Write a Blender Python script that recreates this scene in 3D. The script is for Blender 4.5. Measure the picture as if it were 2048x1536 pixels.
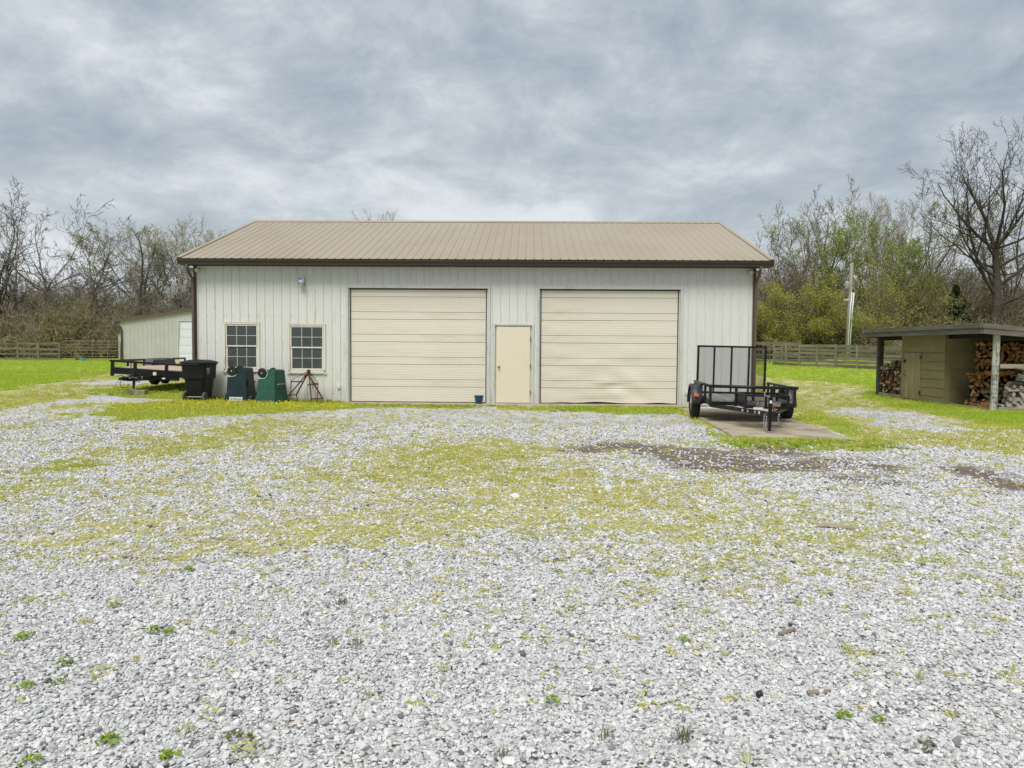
import bpy, bmesh, math, random
import numpy as np
from mathutils import Vector, Matrix

# ------------------------------------------------------------------ clean start
for o in list(bpy.data.objects):
    bpy.data.objects.remove(o)
SC = bpy.context.scene
COL = SC.collection
R = math.radians

# ------------------------------------------------------------------ camera
cam_d = bpy.data.cameras.new('camera')
cam = bpy.data.objects.new('camera', cam_d)
COL.objects.link(cam)
cam_d.sensor_width = 36.0
cam_d.lens = 26.80
cam_d.clip_start = 0.05
cam_d.clip_end = 3000
cR, cU, cF = (0.99970037, 0.02347015, 0.00695191), (-0.00802908, 0.04611758, 0.99890375), (-0.02312381, 0.99866026, -0.04629221)
CAM = (1.491, -20.601, 1.5157)
cam.matrix_world = Matrix(((cR[0], cU[0], -cF[0], CAM[0]), (cR[1], cU[1], -cF[1], CAM[1]), (cR[2], cU[2], -cF[2], CAM[2]), (0, 0, 0, 1)))
SC.camera = cam

# ------------------------------------------------------------------ light
SUN_EL, SUN_AZ = 56.0, 198.0          # azimuth measured clockwise from +Y: behind the camera, a little to the left
W = bpy.data.worlds.new('World')
SC.world = W
W.use_nodes = True
nt = W.node_tree
for n in list(nt.nodes):
    nt.nodes.remove(n)


def N(nt, typ, **kw):
    n = nt.nodes.new(typ)
    for k, v in kw.items():
        if k.startswith('i_'):
            key = k[2:]
            key = int(key) if key.isdigit() else key.replace('_', ' ')
            n.inputs[key].default_value = v
        else:
            setattr(n, k, v)
    return n


def ramp(nt, stops, interp='EASE'):
    r = nt.nodes.new('ShaderNodeValToRGB')
    r.color_ramp.interpolation = interp
    els = r.color_ramp.elements
    while len(els) < len(stops):
        els.new(0.5)
    for e, (p, c) in zip(els, stops):
        e.position = p
        e.color = (c[0], c[1], c[2], 1) if hasattr(c, '__len__') else (c, c, c, 1)
    return r


def math_n(nt, op, a, b=None, clamp=False):
    m = nt.nodes.new('ShaderNodeMath')
    m.operation = op
    m.use_clamp = clamp
    for i, v in enumerate((a, b)):
        if v is None:
            continue
        if isinstance(v, (int, float)):
            m.inputs[i].default_value = v
        else:
            nt.links.new(v, m.inputs[i])
    return m.outputs[0]


def mixc(nt, fac, a, b, blend='MIX'):
    m = nt.nodes.new('ShaderNodeMix')
    m.data_type = 'RGBA'
    m.blend_type = blend
    for sock, v in ((m.inputs[0], fac), (m.inputs[6], a), (m.inputs[7], b)):
        if isinstance(v, (int, float)):
            sock.default_value = v
        elif isinstance(v, tuple):
            sock.default_value = (v[0], v[1], v[2], 1)
        else:
            nt.links.new(v, sock)
    return m.outputs[2]


L = nt.links.new
tc = N(nt, 'ShaderNodeTexCoord')
sep = N(nt, 'ShaderNodeSeparateXYZ')
L(tc.outputs['Generated'], sep.inputs[0])
zz = math_n(nt, 'ADD', math_n(nt, 'MAXIMUM', sep.outputs[2], 0.0), 0.32)
comb = N(nt, 'ShaderNodeCombineXYZ')
L(math_n(nt, 'DIVIDE', sep.outputs[0], zz), comb.inputs[0])
L(math_n(nt, 'DIVIDE', sep.outputs[1], zz), comb.inputs[1])
mp = N(nt, 'ShaderNodeMapping')
mp.inputs['Location'].default_value = (3.1, 1.7, 0.4)
L(comb.outputs[0], mp.inputs[0])
n1 = N(nt, 'ShaderNodeTexNoise', i_Scale=1.35, i_Detail=10.0, i_Roughness=0.58, i_Distortion=0.25)
L(mp.outputs[0], n1.inputs['Vector'])
n2 = N(nt, 'ShaderNodeTexNoise', i_Scale=4.2, i_Detail=10.0, i_Roughness=0.64, i_Distortion=0.3)
L(mp.outputs[0], n2.inputs['Vector'])
nn = math_n(nt, 'ADD', math_n(nt, 'MULTIPLY', n1.outputs[0], 0.58), math_n(nt, 'MULTIPLY', n2.outputs[0], 0.42))
cl = ramp(nt, [(0.36, (0.235, 0.28, 0.345)), (0.44, (0.32, 0.37, 0.425)), (0.52, (0.44, 0.485, 0.53)), (0.61, (0.68, 0.71, 0.74))], 'B_SPLINE')
L(nn, cl.inputs[0])
sky = N(nt, 'ShaderNodeTexSky')
sky.sky_type = 'NISHITA'
sky.sun_disc = False
sky.sun_elevation = R(SUN_EL)
sky.sun_rotation = R(SUN_AZ)
sky.air_density = 1.5
sky.dust_density = 3.0
bg_sky = N(nt, 'ShaderNodeBackground', i_Strength=0.07)
L(sky.outputs[0], bg_sky.inputs[0])
bg_cl = N(nt, 'ShaderNodeBackground', i_Strength=0.535)
hz = math_n(nt, 'MULTIPLY', math_n(nt, 'POWER', math_n(nt, 'SUBTRACT', 1.0, math_n(nt, 'MAXIMUM', sep.outputs[2], 0.0)), 6.0), 0.62)
L(mixc(nt, hz, cl.outputs[0], (0.56, 0.60, 0.635)), bg_cl.inputs[0])
mixs = N(nt, 'ShaderNodeMixShader', i_Fac=0.95)
L(bg_sky.outputs[0], mixs.inputs[1])
L(bg_cl.outputs[0], mixs.inputs[2])
wo = N(nt, 'ShaderNodeOutputWorld')
L(mixs.outputs[0], wo.inputs[0])

sun_d = bpy.data.lights.new('sun', 'SUN')
sun_d.energy = 1.5
sun_d.angle = R(30)
sun_d.color = (1.0, 0.975, 0.94)
sun = bpy.data.objects.new('sun', sun_d)
COL.objects.link(sun)
sdir = Vector((math.sin(R(SUN_AZ)) * math.cos(R(SUN_EL)), math.cos(R(SUN_AZ)) * math.cos(R(SUN_EL)), math.sin(R(SUN_EL))))
sun.rotation_euler = sdir.to_track_quat('Z', 'Y').to_euler()

vs = SC.view_settings
vs.view_transform = 'Standard'
vs.look = 'None'
vs.exposure = 1.20
vs.gamma = 1.0
vs.use_curve_mapping = False
SC.cycles.max_bounces = 6
SC.cycles.transparent_max_bounces = 12


# ------------------------------------------------------------------ mesh helpers
class MB:
    def __init__(s):
        s.v = []
        s.f = []
        s.mi = []

    def add(s, vs_, fs, mi=0):
        b = len(s.v)
        s.v += [tuple(p) for p in vs_]
        for f in fs:
            s.f.append(tuple(b + i for i in f))
            s.mi.append(mi)
        return s

    def box(s, x0, x1, y0, y1, z0, z1, mi=0, M=None):
        p = [(x0, y0, z0), (x1, y0, z0), (x1, y1, z0), (x0, y1, z0), (x0, y0, z1), (x1, y0, z1), (x1, y1, z1), (x0, y1, z1)]
        if M is not None:
            p = [tuple(M @ Vector(q)) for q in p]
        return s.add(p, [(0, 3, 2, 1), (4, 5, 6, 7), (0, 1, 5, 4), (1, 2, 6, 5), (2, 3, 7, 6), (3, 0, 4, 7)], mi)

    def bar(s, p0, p1, w, h, up=(0, 0, 1), mi=0):
        p0, p1 = Vector(p0), Vector(p1)
        d = (p1 - p0).normalized()
        u = Vector(up)
        if abs(d.dot(u)) > 0.98:
            u = Vector((0, 1, 0))
        r = d.cross(u).normalized()
        u = r.cross(d).normalized()
        p = []
        for c in (p0, p1):
            for a, b in ((-1, -1), (1, -1), (1, 1), (-1, 1)):
                p.append(c + r * (a * w / 2) + u * (b * h / 2))
        return s.add(p, [(3, 2, 1, 0), (4, 5, 6, 7), (0, 1, 5, 4), (1, 2, 6, 5), (2, 3, 7, 6), (3, 0, 4, 7)], mi)

    def tube(s, pts, r, n=8, mi=0, cap=True):
        pts = [Vector(p) for p in pts]
        rs = r if hasattr(r, '__len__') else [r] * len(pts)
        prev = None
        rings = []
        for i, p in enumerate(pts):
            d = (pts[min(i + 1, len(pts) - 1)] - pts[max(i - 1, 0)]).normalized()
            if prev is None:
                a = Vector((0, 0, 1)) if abs(d.z) < 0.9 else Vector((1, 0, 0))
                x = d.cross(a).normalized()
            else:
                x = (prev - d * prev.dot(d)).normalized()
            prev = x
            y = d.cross(x)
            rings.append([p + (x * math.cos(2 * math.pi * k / n) + y * math.sin(2 * math.pi * k / n)) * rs[i] for k in range(n)])
        vv = [q for ring in rings for q in ring]
        ff = []
        for i in range(len(rings) - 1):
            for k in range(n):
                a, b = i * n + k, i * n + (k + 1) % n
                ff.append((a, b, b + n, a + n))
        if cap:
            ff.append(tuple(range(n - 1, -1, -1)))
            ff.append(tuple(range((len(rings) - 1) * n, len(rings) * n)))
        return s.add(vv, ff, mi)

    def lathe(s, prof, n=24, M=None, mi=0):
        vv, ff = [], []
        for (r, z) in prof:
            for k in range(n):
                a = 2 * math.pi * k / n
                q = Vector((r * math.cos(a), r * math.sin(a), z))
                vv.append(M @ q if M is not None else q)
        for i in range(len(prof) - 1):
            for k in range(n):
                a, b = i * n + k, i * n + (k + 1) % n
                ff.append((a, b, b + n, a + n))
        ff.append(tuple(range(n - 1, -1, -1)))
        ff.append(tuple(range((len(prof) - 1) * n, len(prof) * n)))
        return s.add(vv, ff, mi)

    def prism(s, poly, t0, t1, axis='y', mi=0, fn=None):
        """poly in the two other axes; fn(a,b,t)->point overrides"""
        n = len(poly)
        vv = []
        for t in (t0, t1):
            for a, b in poly:
                if fn:
                    vv.append(fn(a, b, t))
                elif axis == 'y':
                    vv.append((a, t, b))
                elif axis == 'x':
                    vv.append((t, a, b))
                else:
                    vv.append((a, b, t))
        ff = [(i, (i + 1) % n, n + (i + 1) % n, n + i) for i in range(n)]
        ff.append(tuple(range(n - 1, -1, -1)))
        ff.append(tuple(range(n, 2 * n)))
        return s.add(vv, ff, mi)

    def mesh(s, name, mats, smooth=False):
        me = bpy.data.meshes.new(name)
        me.from_pydata(s.v, [], s.f)
        if not isinstance(mats, (list, tuple)):
            mats = [mats]
        for m in mats:
            me.materials.append(m)
        if len(mats) > 1:
            me.polygons.foreach_set('material_index', s.mi)
        if smooth:
            me.polygons.foreach_set('use_smooth', [True] * len(me.polygons))
        bm = bmesh.new()
        bm.from_mesh(me)
        bmesh.ops.recalc_face_normals(bm, faces=bm.faces)
        bm.to_mesh(me)
        bm.free()
        me.update()
        return me

    def build(s, name, mats, parent=None, smooth=False, bevel=0.0, loc=None, rot=None):
        o = bpy.data.objects.new(name, s.mesh(name, mats, smooth))
        return place(o, parent, bevel, loc, rot)


def place(o, parent=None, bevel=0.0, loc=None, rot=None):
    COL.objects.link(o)
    if parent is not None:
        o.parent = parent
    if loc is not None:
        o.location = loc
    if rot is not None:
        o.rotation_euler = rot
    if bevel:
        b = o.modifiers.new('bevel', 'BEVEL')
        b.width = bevel
        b.segments = 2
        b.limit_method = 'ANGLE'
        b.angle_limit = R(40)
    return o


def inst(name, mesh, parent=None, loc=(0, 0, 0), rot=(0, 0, 0), scale=None, bevel=0.0):
    o = bpy.data.objects.new(name, mesh)
    place(o, parent, bevel, loc, rot)
    if scale is not None:
        o.scale = scale if hasattr(scale, '__len__') else (scale,) * 3
    return o


def tag(o, label=None, cat=None, group=None, kind=None):
    if label:
        o['label'] = label
    if cat:
        o['category'] = cat
    if group:
        o['group'] = group
    if kind:
        o['kind'] = kind
    return o


def thing(name, label, cat, loc=(0, 0, 0), rot=(0, 0, 0), group=None):
    o = bpy.data.objects.new(name, None)
    o.empty_display_size = 0.2
    COL.objects.link(o)
    o.location = loc
    o.rotation_euler = rot if hasattr(rot, '__len__') else (0, 0, rot)
    return tag(o, label, cat, group)


def copy_tree(root, loc, rot=None, label=None, scale=None):
    r = root.copy()
    COL.objects.link(r)
    r.location = loc
    if rot is not None:
        r.rotation_euler = rot
    if scale is not None:
        r.scale = (scale,) * 3
    if label:
        r['label'] = label
    for ch in list(root.children):
        c = ch.copy()
        COL.objects.link(c)
        c.parent = r
        for g in list(ch.children):
            d = g.copy()
            COL.objects.link(d)
            d.parent = c
    return r


def text_mesh(name, body, size, mat, parent, loc, rot, sx=1.0):
    cu = bpy.data.curves.new(name, 'FONT')
    cu.body = body
    cu.size = size
    cu.align_x = 'CENTER'
    cu.extrude = 0.0008
    tmp = bpy.data.objects.new('tmp', cu)
    COL.objects.link(tmp)
    dg = bpy.context.evaluated_depsgraph_get()
    me = bpy.data.meshes.new_from_object(tmp.evaluated_get(dg))
    bpy.data.objects.remove(tmp)
    me.materials.clear()
    me.materials.append(mat)
    o = inst(name, me, parent, loc, rot)
    o.scale = (sx, 1, 1)
    return o


# ------------------------------------------------------------------ materials
def lin(h):
    h = h.lstrip('#')
    out = []
    for i in (0, 2, 4):
        c = int(h[i:i + 2], 16) / 255
        out.append(c / 12.92 if c <= 0.04045 else ((c + 0.055) / 1.055) ** 2.4)
    return tuple(out)


def newmat(name):
    m = bpy.data.materials.new(name)
    m.use_nodes = True
    nt = m.node_tree
    return m, nt, nt.nodes['Principled BSDF']


def mul(c, k):
    return tuple(min(1.0, x * k) for x in c)


def MAT(name, col, rough=0.6, metal=0.0, var=0.12, vs=5.0, col2=None, amt=0.5, bump=0.0, bs=60.0, stretch=(1, 1, 1), rnd=0.0, spec=0.5, thr=(0.42, 0.62), island=0.0):
    m, nt, b = newmat(name)
    L = nt.links.new
    tc = N(nt, 'ShaderNodeTexCoord')
    mp = N(nt, 'ShaderNodeMapping')
    mp.inputs['Scale'].default_value = stretch
    L(tc.outputs['Object'], mp.inputs[0])
    if rnd:
        oi = N(nt, 'ShaderNodeObjectInfo')
        add = N(nt, 'ShaderNodeVectorMath', operation='SCALE')
        cmb = N(nt, 'ShaderNodeCombineXYZ')
        for i in range(3):
            L(oi.outputs['Random'], cmb.inputs[i])
        L(cmb.outputs[0], add.inputs[0])
        add.inputs['Scale'].default_value = 37.0
        L(add.outputs[0], mp.inputs['Location'])
    nz = N(nt, 'ShaderNodeTexNoise', i_Scale=vs, i_Detail=6.0, i_Roughness=0.6)
    L(mp.outputs[0], nz.inputs['Vector'])
    c = mixc(nt, nz.outputs[0], mul(col, 1 - var), mul(col, 1 + var))
    if col2:
        n2 = N(nt, 'ShaderNodeTexNoise', i_Scale=vs * 0.7, i_Detail=8.0, i_Roughness=0.7)
        mp2 = N(nt, 'ShaderNodeMapping')
        mp2.inputs['Location'].default_value = (7.3, 2.1, 5.5)
        L(mp.outputs[0], mp2.inputs[0])
        L(mp2.outputs[0], n2.inputs['Vector'])
        rp = ramp(nt, [(thr[0], 0.0), (thr[1], amt)])
        L(n2.outputs[0], rp.inputs[0])
        c = mixc(nt, rp.outputs[0], c, col2)
    if rnd:
        hs = N(nt, 'ShaderNodeHueSaturation')
        v = math_n(nt, 'ADD', math_n(nt, 'MULTIPLY', oi.outputs['Random'], 2 * rnd), 1 - rnd)
        L(v, hs.inputs['Value'])
        L(c, hs.inputs['Color'])
        c = hs.outputs[0]
    if island:
        gi = N(nt, 'ShaderNodeNewGeometry')
        hs = N(nt, 'ShaderNodeHueSaturation')
        v = math_n(nt, 'ADD', math_n(nt, 'MULTIPLY', gi.outputs['Random Per Island'], 2 * island), 1 - island)
        L(v, hs.inputs['Value'])
        L(c, hs.inputs['Color'])
        c = hs.outputs[0]
    L(c, b.inputs['Base Color'])
    b.inputs['Roughness'].default_value = rough
    b.inputs['Metallic'].default_value = metal
    b.inputs['Specular IOR Level'].default_value = spec
    if bump:
        n3 = N(nt, 'ShaderNodeTexNoise', i_Scale=bs, i_Detail=5.0)
        L(mp.outputs[0], n3.inputs['Vector'])
        bp = N(nt, 'ShaderNodeBump', i_Strength=bump, i_Distance=0.02)
        L(n3.outputs[0], bp.inputs['Height'])
        L(bp.outputs[0], b.inputs['Normal'])
    return m


def leafmat(name, col, col2, trans=0.35):
    m, nt, b = newmat(name)
    L = nt.links.new
    gi = N(nt, 'ShaderNodeNewGeometry')
    oi = N(nt, 'ShaderNodeObjectInfo')
    f = math_n(nt, 'ADD', math_n(nt, 'MULTIPLY', gi.outputs['Random Per Island'], 0.7), math_n(nt, 'MULTIPLY', oi.outputs['Random'], 0.3))
    c = mixc(nt, f, col, col2)
    L(c, b.inputs['Base Color'])
    b.inputs['Roughness'].default_value = 0.65
    b.inputs['Specular IOR Level'].default_value = 0.2
    t = N(nt, 'ShaderNodeBsdfTranslucent')
    L(c, t.inputs[0])
    mx = N(nt, 'ShaderNodeMixShader', i_Fac=trans)
    L(b.outputs[0], mx.inputs[1])
    L(t.outputs[0], mx.inputs[2])
    L(mx.outputs[0], nt.nodes['Material Output'].inputs[0])
    return m


m_roof = MAT('roof_tan_metal', lin('A29683'), 0.5, 0.0, 0.06, 0.6, lin('94886F'), 0.45, stretch=(1, .5, .5), spec=0.4)
m_trim = MAT('brown_metal_trim', lin('5C4E41'), 0.45, 0.0, 0.1, 2.0, spec=0.4)
m_trimd = MAT('brown_gutter', lin('3E352B'), 0.45, 0.0, 0.1, 2.0, spec=0.4)
m_soffit = MAT('soffit_brown', lin('332B24'), 0.7)
m_door = MAT('overhead_door_cream', lin('D6CFBE'), 0.55, 0.0, 0.04, 1.2, lin('B3A88E'), 0.6, stretch=(.35, 1, 2.2), spec=0.35, thr=(.45, .75))
m_mandoor = MAT('entry_door_cream', lin('D6CCB4'), 0.55, 0.0, 0.03, 2.0, lin('B3A990'), 0.35, thr=(.52, .75))
m_jamb = MAT('white_metal_trim', lin('BFC0B9'), 0.5, 0.0, 0.06, 3.0, lin('8E8F86'), 0.4, thr=(.5, .7))
m_winfr = MAT('window_frame_almond', lin('D3CFBF'), 0.5, 0.0, 0.05, 3.0, lin('A09B88'), 0.5, thr=(.5, .7))
m_muntin = MAT('muntin_white', lin('B4B6AE'), 0.5)
m_black = MAT('black_paint', (0.005, 0.0055, 0.007), 0.42, 0.0, 0.3, 8.0, (0.018, 0.017, 0.016), 0.5, spec=0.28)
m_blackrail = MAT('black_rail_paint', (0.008, 0.0085, 0.010), 0.42, 0.0, 0.3, 9.0, (0.03, 0.022, 0.016), 0.5, spec=0.32)
m_rubber = MAT('tyre_rubber', (0.008, 0.008, 0.008), 0.85, 0.0, 0.25, 30.0, (0.03, 0.028, 0.025), 0.35, bump=0.3, bs=80)
m_fender = MAT('fender_grey_black', (0.018, 0.021, 0.026), 0.45, 0.0, 0.3, 9.0, (0.10, 0.10, 0.10), 0.5, spec=.5)
m_wheelw = MAT('rim_white', lin('D8DADC'), 0.4, 0.0, 0.08, 8.0, lin('8F8A80'), 0.4)
m_steel = MAT('galvanised_steel', (0.42, 0.43, 0.45), 0.38, 0.85, 0.2, 20.0)
m_white = MAT('white_decal', lin('D5D7D8'), 0.5, 0.0, 0.06, 30.0)
m_ink = MAT('dark_print', (0.03, 0.035, 0.05), 0.6)
m_red = MAT('red_reflector', (0.42, 0.012, 0.012), 0.25)
m_orange = MAT('amber_lens', (0.62, 0.13, 0.012), 0.25)
m_binblk = MAT('black_bin_plastic', (0.005, 0.0065, 0.0065), 0.5, 0.0, 0.25, 7.0, (0.014, 0.014, 0.013), 0.4, bump=.08, bs=120, spec=.25)
m_bingr1 = MAT('dark_green_bin_plastic', lin('14292C'), 0.5, 0.0, 0.16, 5.0, lin('2A4244'), 0.4, bump=.06, bs=120, spec=.3)
m_bingr2 = MAT('green_bin_plastic', lin('275043'), 0.5, 0.0, 0.14, 5.0, lin('3F6A5B'), 0.4, bump=.06, bs=120, spec=.3)
m_greywheel = MAT('grey_tyre', lin('55564F'), 0.8, 0.0, 0.15, 20.0)
m_rust = MAT('rusty_iron', lin('5C3024'), 0.85, 0.0, 0.3, 20.0, lin('33201B'), 0.7, bump=.4, bs=60)
m_bucket = MAT('blue_plastic', lin('1F5378'), 0.45, 0.0, 0.12, 10.0, lin('3C6C8A'), 0.4)
m_ltblue = MAT('light_blue_plastic', lin('5AA6D6'), 0.45)
m_conc = MAT('concrete', lin('A89B85'), 0.9, 0.0, 0.14, 3.0, lin('6F6350'), 0.75, bump=.35, bs=45, thr=(.44, .66))
m_concblk = MAT('concrete_block', lin('8B8570'), 0.95, 0.0, 0.2, 9.0, lin('565A38'), 0.6, bump=.5, bs=60)
m_fence = MAT('weathered_board', lin('6E6A55'), 0.9, 0.0, 0.25, 3.0, lin('45473A'), 0.7, bump=.4, bs=30, stretch=(.4, .4, 4), rnd=0.22)
m_fpost = MAT('weathered_post', lin('7A755F'), 0.9, 0.0, 0.22, 4.0, lin('4B4B3C'), 0.6, bump=.4, bs=30, stretch=(3, 3, .5), rnd=0.18)
m_tubegate = MAT('rusty_gate_tube', lin('7C6A5C'), 0.7, 0.0, 0.25, 6.0, lin('55463C'), 0.6)
m_olive = MAT('olive_painted_board', lin('7E7250'), 0.75, 0.0, 0.1, 3.0, lin('8F8866'), 0.4, bump=.15, bs=50, stretch=(1, .5, 3), rnd=0.05)
m_olivedoor = MAT('olive_worn_door_board', lin('847853'), 0.75, 0.0, 0.12, 3.0, lin('A09C84'), 0.7, bump=.15, bs=50, stretch=(5, 5, .6), rnd=0.05, thr=(.46, .66))
m_fascia = MAT('grey_brown_fascia', lin('5E574D'), 0.75, 0.0, 0.12, 2.0, lin('77726A'), 0.6, stretch=(1, .6, 3), bump=.15, bs=40)
m_shroof = MAT('shed_roof_felt_shade_dark', lin('3A3835'), 0.95)  # dark base colour carries the shade under the shed roof
m_beam = MAT('shade_dark_wood', lin('2A2622'), 0.95, spec=.2)  # brown-black wood: the shed's inner shade is put into the colour
m_whpost = MAT('peeling_white_post', lin('B2B2A6'), 0.85, 0.0, 0.14, 6.0, lin('4A4C42'), 0.8, bump=.4, bs=25, stretch=(2.5, 2.5, .7), thr=(.5, .62))
m_dkpost = MAT('dark_post', lin('4C4A40'), 0.9, 0.0, 0.2, 6.0, lin('33332C'), 0.6, bump=.4, bs=25, stretch=(3, 3, .6))
m_grwood = MAT('grey_weathered_wood', lin('98917F'), 0.9, 0.0, 0.18, 6.0, lin('5E5A4C'), 0.6, bump=.4, bs=40, stretch=(.5, .5, 3))
m_hard = MAT('black_hardware', (0.012, 0.012, 0.012), 0.5)
m_deck = MAT('treated_deck_board', lin('BBAA94'), 0.85, 0.0, 0.14, 3.0, lin('8E7A66'), 0.6, stretch=(.5, 4, 2), rnd=0.1)
m_deckgrey = MAT('weathered_deck_board', lin('7E7B76'), 0.85, 0.0, 0.14, 3.0, lin('5C5850'), 0.6, stretch=(4, .5, 2), rnd=0.1)
m_logend = MAT('split_wood_orange', lin('B27F48'), 0.85, 0.0, 0.25, 14.0, lin('6B4526'), 0.6, bump=.3, bs=70, rnd=0.3)
m_logdk = MAT('split_wood_brown', lin('6E4C36'), 0.85, 0.0, 0.28, 14.0, lin('3A2A20'), 0.7, bump=.3, bs=70, rnd=0.4)
m_logtan = MAT('split_wood_tan', lin('A07C5A'), 0.85, 0.0, 0.22, 14.0, lin('7A5C42'), 0.6, bump=.3, bs=70, rnd=0.28)
m_loggrey = MAT('weathered_split_wood', lin('A59D90'), 0.9, 0.0, 0.2, 12.0, lin('6D675E'), 0.6, bump=.4, bs=60, rnd=0.3)
m_bark = MAT('log_bark', lin('3A3029'), 0.95, 0.0, 0.3, 16.0, lin('5A524A'), 0.5, bump=.6, bs=50, rnd=0.25)
m_twigL = MAT('grey_bark', lin('6A6258'), 0.95, 0.0, 0.25, 1.5, lin('8C8578'), 0.5)
m_twigR = MAT('brown_bark', lin('665A4A'), 0.95, 0.0, 0.25, 1.5, lin('8A7E6E'), 0.5)
m_twigD = MAT('dark_bark', lin('3C342D'), 0.95, 0.0, 0.25, 1.5, lin('5A5046'), 0.5)
m_twigP = MAT('pale_bark', lin('978F82'), 0.95, 0.0, 0.2, 1.5)
m_twigB = MAT('brush_brown', lin('85785F'), 0.95, 0.0, 0.25, 1.0, lin('AA9D88'), 0.6, rnd=.3)
m_leafyg = leafmat('leaf_yellow_green', (0.46, 0.45, 0.08), (0.27, 0.29, 0.05))
m_leafg = leafmat('leaf_spring_green', (0.38, 0.46, 0.09), (0.22, 0.30, 0.05))
m_leafp = leafmat('bud_pale_green', (0.55, 0.56, 0.32), (0.34, 0.36, 0.15))
m_leafw = leafmat('blossom_white', (0.85, 0.84, 0.76), (0.62, 0.63, 0.50))
m_leafd = leafmat('cedar_green', (0.028, 0.045, 0.018), (0.05, 0.07, 0.025), 0.15)
m_leafo = leafmat('olive_brush_leaf', (0.30, 0.29, 0.08), (0.17, 0.175, 0.055))
m_leafbr = leafmat('dead_leaf_brown', (0.27, 0.20, 0.13), (0.16, 0.125, 0.08))
m_lampglass = MAT('lamp_glass', lin('B9B7A0'), 0.15)
m_lampgrey = MAT('lamp_grey_metal', lin('8C8C86'), 0.5)
m_floodlt = MAT('flood_cream_metal', lin('A39C86'), 0.45)
m_bluelabel = MAT('blue_label', lin('2D66A8'), 0.5)
m_pvc = MAT('pvc_white', lin('CFD2D3'), 0.4)
m_brass = MAT('brass', (0.35, 0.25, 0.10), 0.3, 0.9)
m_pole = MAT('pole_wood', lin('8C857A'), 0.9, stretch=(3, 3, .4))
m_farwall = MAT('far_metal_wall', lin('AFAFA8'), 0.55, 0.0, 0.06, 0.6, lin('98988F'), 0.4)
m_interior = MAT('interior_grey', lin('6B6B68'), 0.9)


def wallmat():
    m, nt, b = newmat('barn_wall_white_metal')
    L = nt.links.new
    tc = N(nt, 'ShaderNodeTexCoord')
    mp = N(nt, 'ShaderNodeMapping')
    mp.inputs['Scale'].default_value = (3.0, 1, 0.22)
    L(tc.outputs['Object'], mp.inputs[0])
    nz = N(nt, 'ShaderNodeTexNoise', i_Scale=1.6, i_Detail=7.0, i_Roughness=0.62)
    L(mp.outputs[0], nz.inputs['Vector'])
    c = mixc(nt, nz.outputs[0], lin('C9C9C1'), lin('D5D5CE'))
    # splash dirt: irregular, low on the wall
    sp = N(nt, 'ShaderNodeSeparateXYZ')
    L(tc.outputs['Object'], sp.inputs[0])
    n2 = N(nt, 'ShaderNodeTexNoise', i_Scale=2.2, i_Detail=9.0, i_Roughness=0.7)
    L(tc.outputs['Object'], n2.inputs['Vector'])
    hgt = math_n(nt, 'SUBTRACT', math_n(nt, 'MULTIPLY', n2.outputs[0], 0.9), math_n(nt, 'MULTIPLY', sp.outputs[2], 0.9), True)
    d1 = math_n(nt, 'MULTIPLY', hgt, 0.9, True)
    c = mixc(nt, d1, c, lin('8F8C78'))
    # mildew streaks
    mp3 = N(nt, 'ShaderNodeMapping')
    mp3.inputs['Scale'].default_value = (5.0, 1, 0.5)
    L(tc.outputs['Object'], mp3.inputs[0])
    n3 = N(nt, 'ShaderNodeTexNoise', i_Scale=2.0, i_Detail=9.0, i_Roughness=0.72)
    L(mp3.outputs[0], n3.inputs['Vector'])
    r3 = ramp(nt, [(0.52, 0.0), (0.74, 0.5)])
    L(n3.outputs[0], r3.inputs[0])
    c = mixc(nt, r3.outputs[0], c, lin('9B9A8A'))
    L(c, b.inputs['Base Color'])
    b.inputs['Roughness'].default_value = 0.55
    b.inputs['Specular IOR Level'].default_value = 0.35
    return m


m_wall = wallmat()


def glassmat():
    m, nt, b = newmat('window_glass')
    L = nt.links.new
    tc = N(nt, 'ShaderNodeTexCoord')
    nz = N(nt, 'ShaderNodeTexNoise', i_Scale=3.0, i_Detail=6.0)
    L(tc.outputs['Object'], nz.inputs['Vector'])
    c = mixc(nt, nz.outputs[0], (0.055, 0.066, 0.064), (0.12, 0.135, 0.13))
    L(c, b.inputs['Base Color'])
    b.inputs['Roughness'].default_value = 0.12
    t = N(nt, 'ShaderNodeBsdfTransparent')
    t.inputs[0].default_value = (0.75, 0.8, 0.8, 1)
    mx = N(nt, 'ShaderNodeMixShader', i_Fac=0.40)
    L(b.outputs[0], mx.inputs[1])
    L(t.outputs[0], mx.inputs[2])
    L(mx.outputs[0], nt.nodes['Material Output'].inputs[0])
    return m


m_glass = glassmat()


# ------------------------------------------------------------------ terrain functions (world space, numpy)
def sstep(a, b, x):
    t = np.clip((x - a) / (b - a), 0, 1)
    return t * t * (3 - 2 * t)


def zg(x, y):
    x = np.asarray(x, float)
    y = np.asarray(y, float)
    k = (0.015 + 0.012 * np.clip((x + 8) / 20, 0, 1)) * 1.12
    t = np.maximum(0, y - 4)
    t = t * t / (t + 4)
    return k * np.minimum(t, 45) + 0.07 * sstep(-3, -7, x) * np.clip((y + 8) / 5, 0, 1)


def Z(x, y):
    return float(zg(x, y))


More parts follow.
